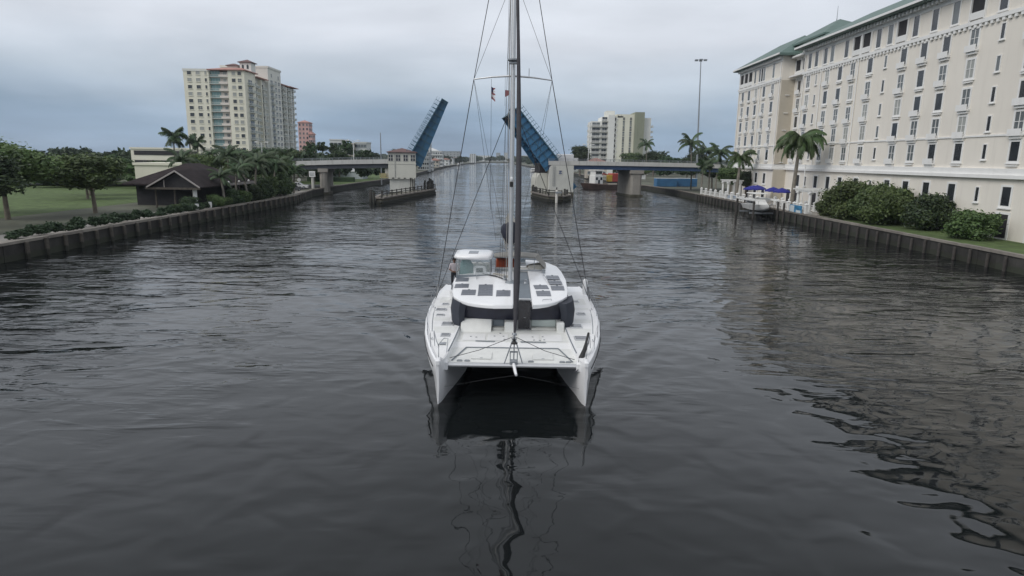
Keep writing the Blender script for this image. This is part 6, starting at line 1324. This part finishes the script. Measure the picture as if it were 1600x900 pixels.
# flags
t = thing('courtesy_flag', 'small striped flag flying below the left spreader', 'flag', (.05 + MX - 1.02, BOW_Y + MY + .5, 12.2))
for k in range(5):
    f = MB(); z0, z1 = .06 + k * .11, .17 + k * .11
    f.add([(0, 0, z0), (.09, .04, z0 - .06), (.19, -.02, z0 - .16 + .04 * k), (.19, -.02, z1 - .17 + .025 * k), (.09, .04, z1 - .06), (0, 0, z1)], [(0, 1, 4, 5), (1, 2, 3, 4)]); f.build('stripe', ('flag_red', 'flag_white')[k % 2], t)
f = MB(); f.add([(0, -.006, .38), (.08, .030, .33), (.08, .030, .55), (0, -.006, .60)], [(0, 1, 2, 3)]); f.build('canton', 'flag_blue', t)
MB().tube([(0, 0, -5.2), (0, 0, .95)], .007, 4).build('flag_halyard', 'rope_dark', t)
t = thing('pennant', 'tiny dark red pennant close beside the mast', 'flag', (.05 + MX - .36, BOW_Y + MY + .1, 12.3)); f = MB(); f.add([(0, 0, 0), (.2, .03, .1), (.2, .03, .3), (0, 0, .32)], [(0, 1, 2, 3)]); f.build('cloth', 'flag_red', t); MB().tube([(0, 0, -.4), (0, 0, .9)], .006, 4).build('flag_halyard', 'rope_dark', t)

# ------------------------------------------------------------ person on the side step by the helm
def person(label, loc, rz):
    t = thing('person', label, 'person', loc, rz)
    me = bpy.data.meshes.new('skeleton')
    J = {'pel': (0, 0, .93, .150), 'waist': (0, .0, 1.08, .135), 'chest': (0, .0, 1.30, .155), 'neckb': (0, .01, 1.44, .075), 'neck': (0, 0, 1.50, .055), 'jaw': (0, -.02, 1.56, .075), 'head': (0, -.01, 1.66, .098), 'crown': (0, 0, 1.735, .07),
         'hl': (-.10, 0, .86, .105), 'kl': (-.12, -.03, .48, .072), 'al': (-.13, .03, .09, .045), 'tl': (-.14, -.14, .04, .042), 'hr': (.10, 0, .86, .105), 'kr': (.11, .0, .48, .072), 'ar': (.12, .05, .09, .045), 'tr': (.13, -.12, .04, .042),
         'sl': (-.20, .0, 1.40, .072), 'el': (-.27, -.02, 1.13, .050), 'wl': (-.14, -.22, 1.04, .036), 'pl': (-.07, -.27, 1.03, .036), 'sr': (.20, .0, 1.40, .072), 'er': (.27, -.02, 1.13, .050), 'wr': (.14, -.22, 1.04, .036), 'pr': (.07, -.27, 1.03, .036)}
    E = ['pel waist', 'waist chest', 'chest neckb', 'neckb neck', 'neck jaw', 'jaw head', 'head crown', 'pel hl', 'hl kl', 'kl al', 'al tl', 'pel hr', 'hr kr', 'kr ar', 'ar tr', 'chest sl', 'sl el', 'el wl', 'wl pl', 'chest sr', 'sr er', 'er wr', 'wr pr']
    keys = list(J); vs_ = [J[k][:3] for k in keys]; rs = [J[k][3] for k in keys]; ed = [tuple(keys.index(q) for q in e.split()) for e in E]
    for s, w_ in ((-1, 'pl'), (1, 'pr')):                      # five fingers each
        o = J[w_]
        for q in range(4):
            b0 = len(vs_); vs_ += [(o[0] - s * .03, o[1] - .03 + .0 * q, o[2] + .03 - .022 * q), (o[0] - s * (.075 - .006 * abs(q - 1)), o[1] - .03, o[2] + .026 - .024 * q)]; rs += [.009, .008]; ed += [(keys.index(w_), b0), (b0, b0 + 1)]
        b0 = len(vs_); vs_ += [(o[0] - s * .01, o[1] - .02, o[2] + .06)]; rs += [.010]; ed += [(keys.index(w_), b0)]
    me.from_pydata(vs_, ed, []); o = bpy.data.objects.new('body', me); COL.objects.link(o)
    md = o.modifiers.new('skin', 'SKIN'); sv = me.skin_vertices[0].data if me.skin_vertices else None
    if sv is None:
        o.data.skin_vertices.new() if hasattr(o.data.skin_vertices, 'new') else None
        sv = me.skin_vertices[0].data
    for k, r_ in enumerate(rs): sv[k].radius = (r_ * (1.25 if keys[k:k + 1] and keys[k] in ('pel', 'waist', 'chest') else 1), r_); sv[k].use_root = (k == 0)
    ss = o.modifiers.new('sub', 'SUBSURF'); ss.levels = 2; ss.render_levels = 2
    dg = bpy.context.evaluated_depsgraph_get(); em = bpy.data.meshes.new_from_object(o.evaluated_get(dg)); em.name = 'body'
    bpy.data.objects.remove(o)
    em.materials.clear()
    for m_ in ('skin', 'shirt', 'trousers', 'black_rubber'): em.materials.append(MATS[m_])
    for p in em.polygons:
        c = p.center; p.use_smooth = True
        arm = abs(c.x) > .17 and c.z > .95 or c.y < -.16
        p.material_index = 3 if c.z < .10 else 2 if c.z < .98 and not arm else 1 if (c.z < 1.47 and not (arm and c.z < 1.17)) else 0
    put('body', em, t)
    h = MB(); rings = []
    for z, rx, ry, dy in ((1.60, .098, .085, .035), (1.66, .108, .112, .018), (1.72, .104, .112, .008), (1.765, .075, .085, .0), (1.785, .02, .02, 0)): rings.append([(rx * math.cos(a), dy + ry * math.sin(a), z) for a in np.linspace(0, 2 * math.pi, 15)[:-1]])
    h.loft(rings); h.build('hair', 'hair', t, 60)
    f = MB()
    for s in (-1, 1): f.tube([(s * .036, -.098, 1.655), (s * .036, -.106, 1.655)], .012, 6)
    f.tube([(-.025, -.098, 1.575), (.025, -.098, 1.575)], .006, 5); f.tube([(0, -.1, 1.65), (0, -.122, 1.615), (0, -.1, 1.608)], [.010, .014, .010], 5); f.build('face_features', 'hair', t)
person('person in a pale shirt and dark trousers standing by the helm', (.05 - 3.22, BOW_Y + 11.0, 2.38), rad(15))
MB().cbox(-3.45, -2.95, 10.6, 11.6, 1.88, 2.375, .04).build('helm_step', 'gelcoat', CAT)

# ------------------------------------------------------------ far shore beyond the bridge
FG = 'houses on the far shore'
simple_building('apartment_block', 'grey three storey apartment block just right of the tender house', -60.5, -53.9, 412, 424, 10.6, 'far_grey', 'flat', 4, 5, 4, win=(1.5, 1.4), group=FG)
simple_building('white_block', 'white block with blank top standing behind the grey apartment block', -73, -64.5, 500, 512, 18.5, 'far_white', 'flat', 5, 3, 3, group=FG, frame='far_grey')
simple_building('white_apartments', 'white balconied apartments right of the blank topped block', -76, -65.5, 595, 610, 13.5, 'far_white', 'flat', 4, 5, 4, group=FG, bands=True, frame='far_grey')
simple_building('shore_house', 'pale house with grey roof close to the far sea wall', -62, -56.5, 450, 460, 5.0, 'far_white', 'far_roof_grey', 2, 3, 3, 'house', group=FG)
simple_building('shore_house', 'beige house with red roof further along the far sea wall', -70, -63, 545, 556, 5.5, 'far_beige', 'far_roof', 2, 3, 3, 'house', group=FG)
simple_building('shore_house', 'white house with red roof beyond the beige one', -80, -69, 690, 706, 6, 'far_white', 'far_roof', 2, 3, 3, 'house', group=FG)
simple_building('shore_house', 'grey roofed white house in the middle of the far shore', -88, -73, 780, 800, 7, 'far_white', 'far_roof_grey', 2, 3, 3, 'house', group=FG)
simple_building('shore_house', 'small pale house near the end of the far shore', -96, -77, 960, 985, 8, 'far_white', 'far_roof', 2, 3, 2, 'house', group=FG)
simple_building('distant_hall', 'broad white hall with low dome roof on the far skyline', -140, -106, 900, 930, 17, 'far_white', 'far_white', 3, 6, 0, roof_h=6, group=FG)
simple_building('distant_block', 'pale slab block right of the domed hall on the skyline', -116, -80, 960, 985, 17, 'far_grey', 'flat', 6, 7, 0, group=FG)
simple_building('distant_block', 'small white tower block on the skyline left of the shroud', -78, -68, 1150, 1170, 15, 'far_white', 'flat', 7, 3, 0, group=FG)
simple_building('distant_block', 'tall hazy block far off straight over the end of the channel', -52, -40, 1900, 1925, 24, 'far_grey', 'flat', 9, 3, 0, group=FG)
simple_building('distant_block', 'squat hazy block on the skyline left of the mast', -110, -66, 1800, 1830, 15, 'far_white', 'flat', 5, 7, 0, group=FG)
simple_building('distant_block', 'slim hazy tower beside the squat skyline block', -26, -17, 1750, 1765, 23, 'far_white', 'flat', 9, 2, 0, group=FG)
simple_building('distant_block', 'low hazy block at the far right end of the channel', 20, 70, 1700, 1730, 16, 'far_beige', 'flat', 4, 7, 0, group=FG)
simple_building('white_office', 'white office block behind the round headed palms', -86, -80.5, 306, 314, 15.2, 'far_white', 'flat', 4, 3, 0, group='blocks behind the bridge approach', frame='far_grey')
simple_building('beige_office', 'beige office with stepped top behind the tallest round headed palm', -77.6, -74.9, 306, 314, 13.6, 'far_beige', 'flat', 5, 2, 0, group='blocks behind the bridge approach')
simple_building('white_office', 'small white office right of the tallest round headed palm', -74.8, -69.5, 308, 318, 14.2, 'far_white', 'flat', 5, 4, 0, group='blocks behind the bridge approach', frame='far_grey')
simple_building('red_roofed_house', 'house with red roof just right of the pale bridge pier', 36, 46, 322, 332, 6.8, 'far_beige', 'far_roof', 2, 4, 0, 'house')
simple_building('shore_house', 'white house seen under the span behind the tug', 46, 58, 286, 296, 4.6, 'far_white', 'far_roof_grey', 1, 4, 0, 'house')
simple_building('shore_house', 'pale house among trees on the far right shore', 34, 44, 450, 465, 6, 'far_white', 'far_roof', 2, 3, 2, 'house', side='left')
simple_building('shore_house', 'white boathouse at the right shore beyond the raised leaf', 26, 34, 600, 615, 5, 'far_white', 'far_roof_grey', 1, 3, 2, 'house', side='left')
# moored boats along the far right shore
def small_boat(label, x, y, rz, s=1.0):
    t = thing('moored_boat', label, 'boat', (x, y, 0), rz, 'boats moored on the far shore'); R_ = []
    for yy, w, zk, zd in ((-4.5, .1, .6, 1.5), (-3.4, .9, .1, 1.35), (-1.5, 1.4, -.2, 1.2), (1.5, 1.5, -.2, 1.1), (4, 1.4, -.1, 1.05)): R_.append([(0, yy * s, zk * s), (w * .8 * s, yy * s, (zk + .3) * s), (w * s, yy * s, zd * s), (-w * s, yy * s, zd * s), (-w * .8 * s, yy * s, (zk + .3) * s)])
    h = MB(); h.loft(R_); h.build('hull', 'white_paint', t, 50)
    c = MB(); c.loft([[(-1.1 * s, -2 * s, 1.1 * s), (1.1 * s, -2 * s, 1.1 * s), (1.2 * s, 2 * s, 1.1 * s), (-1.2 * s, 2 * s, 1.1 * s)], [(-.9 * s, -1.2 * s, 2.1 * s), (.9 * s, -1.2 * s, 2.1 * s), (1.0 * s, 1.9 * s, 2.2 * s), (-1.0 * s, 1.9 * s, 2.2 * s)]]); c.build('cabin', 'white_paint', t)
    w_ = MB(); w_.loft([[(-1.1 * s, -1.9 * s, 1.4 * s), (1.1 * s, -1.9 * s, 1.4 * s), (1.17 * s, 1.8 * s, 1.4 * s), (-1.17 * s, 1.8 * s, 1.4 * s)], [(-1.0 * s, -1.6 * s, 1.85 * s), (1.0 * s, -1.6 * s, 1.85 * s), (1.07 * s, 1.8 * s, 1.85 * s), (-1.07 * s, 1.8 * s, 1.85 * s)]]); w_.build('cabin_window', 'glass_dark', t)
small_boat('white motor boat moored beyond the raised leaf on the right', 14.5, 480, rad(10), 1.3); small_boat('second white motor boat moored just right of the first', 22, 452, rad(5), 1.3); small_boat('white boat alongside the far left sea wall', -62.5, 470, rad(-4), 1.3); small_boat('distant white boat on the far left shore', -69, 640, rad(-4), 1.4); small_boat('small white boat in the channel end near the far sea wall', -66, 780, rad(0), 1.5)
# a far-off wood that reads as one mass along each bank
def wood(name, label, spots, ci):
    src = CR[ci]; V = np.empty(len(src.vertices) * 3); src.vertices.foreach_get('co', V); V = V.reshape(-1, 4, 3); g = np.random.default_rng(len(spots)); vs_ = []
    for x, y, h, r in spots:
        k = V[g.random(len(V)) < .10] ; ctr = k.mean(1, keepdims=True); k = ctr + (k - ctr) * 3.0; a = g.uniform(0, 6.28); c, s = math.cos(a), math.sin(a)
        q = k.copy(); q[..., 0] = (k[..., 0] * c - k[..., 1] * s) * r; q[..., 1] = (k[..., 0] * s + k[..., 1] * c) * r; q[..., 2] = k[..., 2] * h * .5 + h * .52
        q += (x, y, LAND_Z); vs_.append(q.reshape(-1, 3))
    A = np.concatenate(vs_); F = np.arange(len(A)).reshape(-1, 4); me = bpy.data.meshes.new(name); me.from_pydata(A.tolist(), [], F.tolist())
    for m in src.materials: me.materials.append(m)
    me.update(); o = put(name, me); tag(o, label, 'trees', kind='stuff'); return o
g = random.Random(4)
def along(shore, y0, y1, n, back, hmin, hmax, side):
    out = []
    for k in range(n):
        y = y0 + (y1 - y0) * (k + g.random()) / n; x = interp([(b, a) for a, b in shore], y) + side * g.uniform(3, back) * (1 + y / 900); h = g.uniform(hmin, hmax); out.append((x, y, h, h * g.uniform(.45, .7)))
    return out
wood('treeline_left_shore', 'far trees along the left shore beyond the bridge', along(LEFT_SHORE, 335, 1480, 130, 40, 5, 11, -1), 1)
wood('treeline_right_shore', 'far trees along the right shore beyond the bridge', along(RIGHT_SHORE, 380, 1480, 120, 40, 6, 14, 1), 1)
wood('treeline_left_inland', 'trees standing inland behind the bridge approach and the towers', [(g.uniform(-330, -72), g.uniform(255, 420), g.uniform(7, 11), g.uniform(4, 7)) for _ in range(70)] + [(g.uniform(-125, -46), g.uniform(196, 250), g.uniform(7, 10.5), g.uniform(3.5, 5)) for _ in range(34)], 1)
wood('treeline_right_inland', 'trees standing inland behind the hotel and the light mast', [(g.uniform(62, 300), g.uniform(240, 420), g.uniform(7, 11.5), g.uniform(4, 7)) for _ in range(70)], 1)
wood('treeline_channel_end', 'far trees across the end of the channel', [(g.uniform(-500, 500), g.uniform(1510, 1640), g.uniform(9, 17), g.uniform(8, 14)) for _ in range(110)], 3)
wood('garden_trees', 'bushes and low trees filling the gardens behind the left pavilion', [(g.uniform(-125, -62), g.uniform(146, 182), g.uniform(4, 7), g.uniform(3, 4.5)) for _ in range(26)] + [(g.uniform(-66, -56), g.uniform(120, 150), g.uniform(3.5, 6), g.uniform(2.5, 3.5)) for _ in range(10)], 0)

wood('planting_strip', 'low leafy planting along the top of the left sea wall', [(-45.3 + g.uniform(-.5, .4), y + g.uniform(-.6, .6), g.uniform(.6, 1.4), g.uniform(.5, 1.0)) for y in np.arange(58, 118, .95)], 1)

# ------------------------------------------------------------ light haze in the air
hz = MB(); hz.box(-2650, 2650, -750, 2750, -3.0, 56.0); ho = hz.build('haze', [])
hm = bpy.data.materials.new('haze'); hm.use_nodes = True; nt = hm.node_tree; nt.nodes.clear(); o_ = nt.nodes.new('ShaderNodeOutputMaterial'); pv = nt.nodes.new('ShaderNodeVolumePrincipled')
pv.inputs['Color'].default_value = (.80, .88, .98, 1); pv.inputs['Density'].default_value = HAZE; pv.inputs['Anisotropy'].default_value = 0.2
nt.links.new(pv.outputs[0], o_.inputs['Volume']); ho.data.materials.append(hm); tag(ho, kind='stuff')
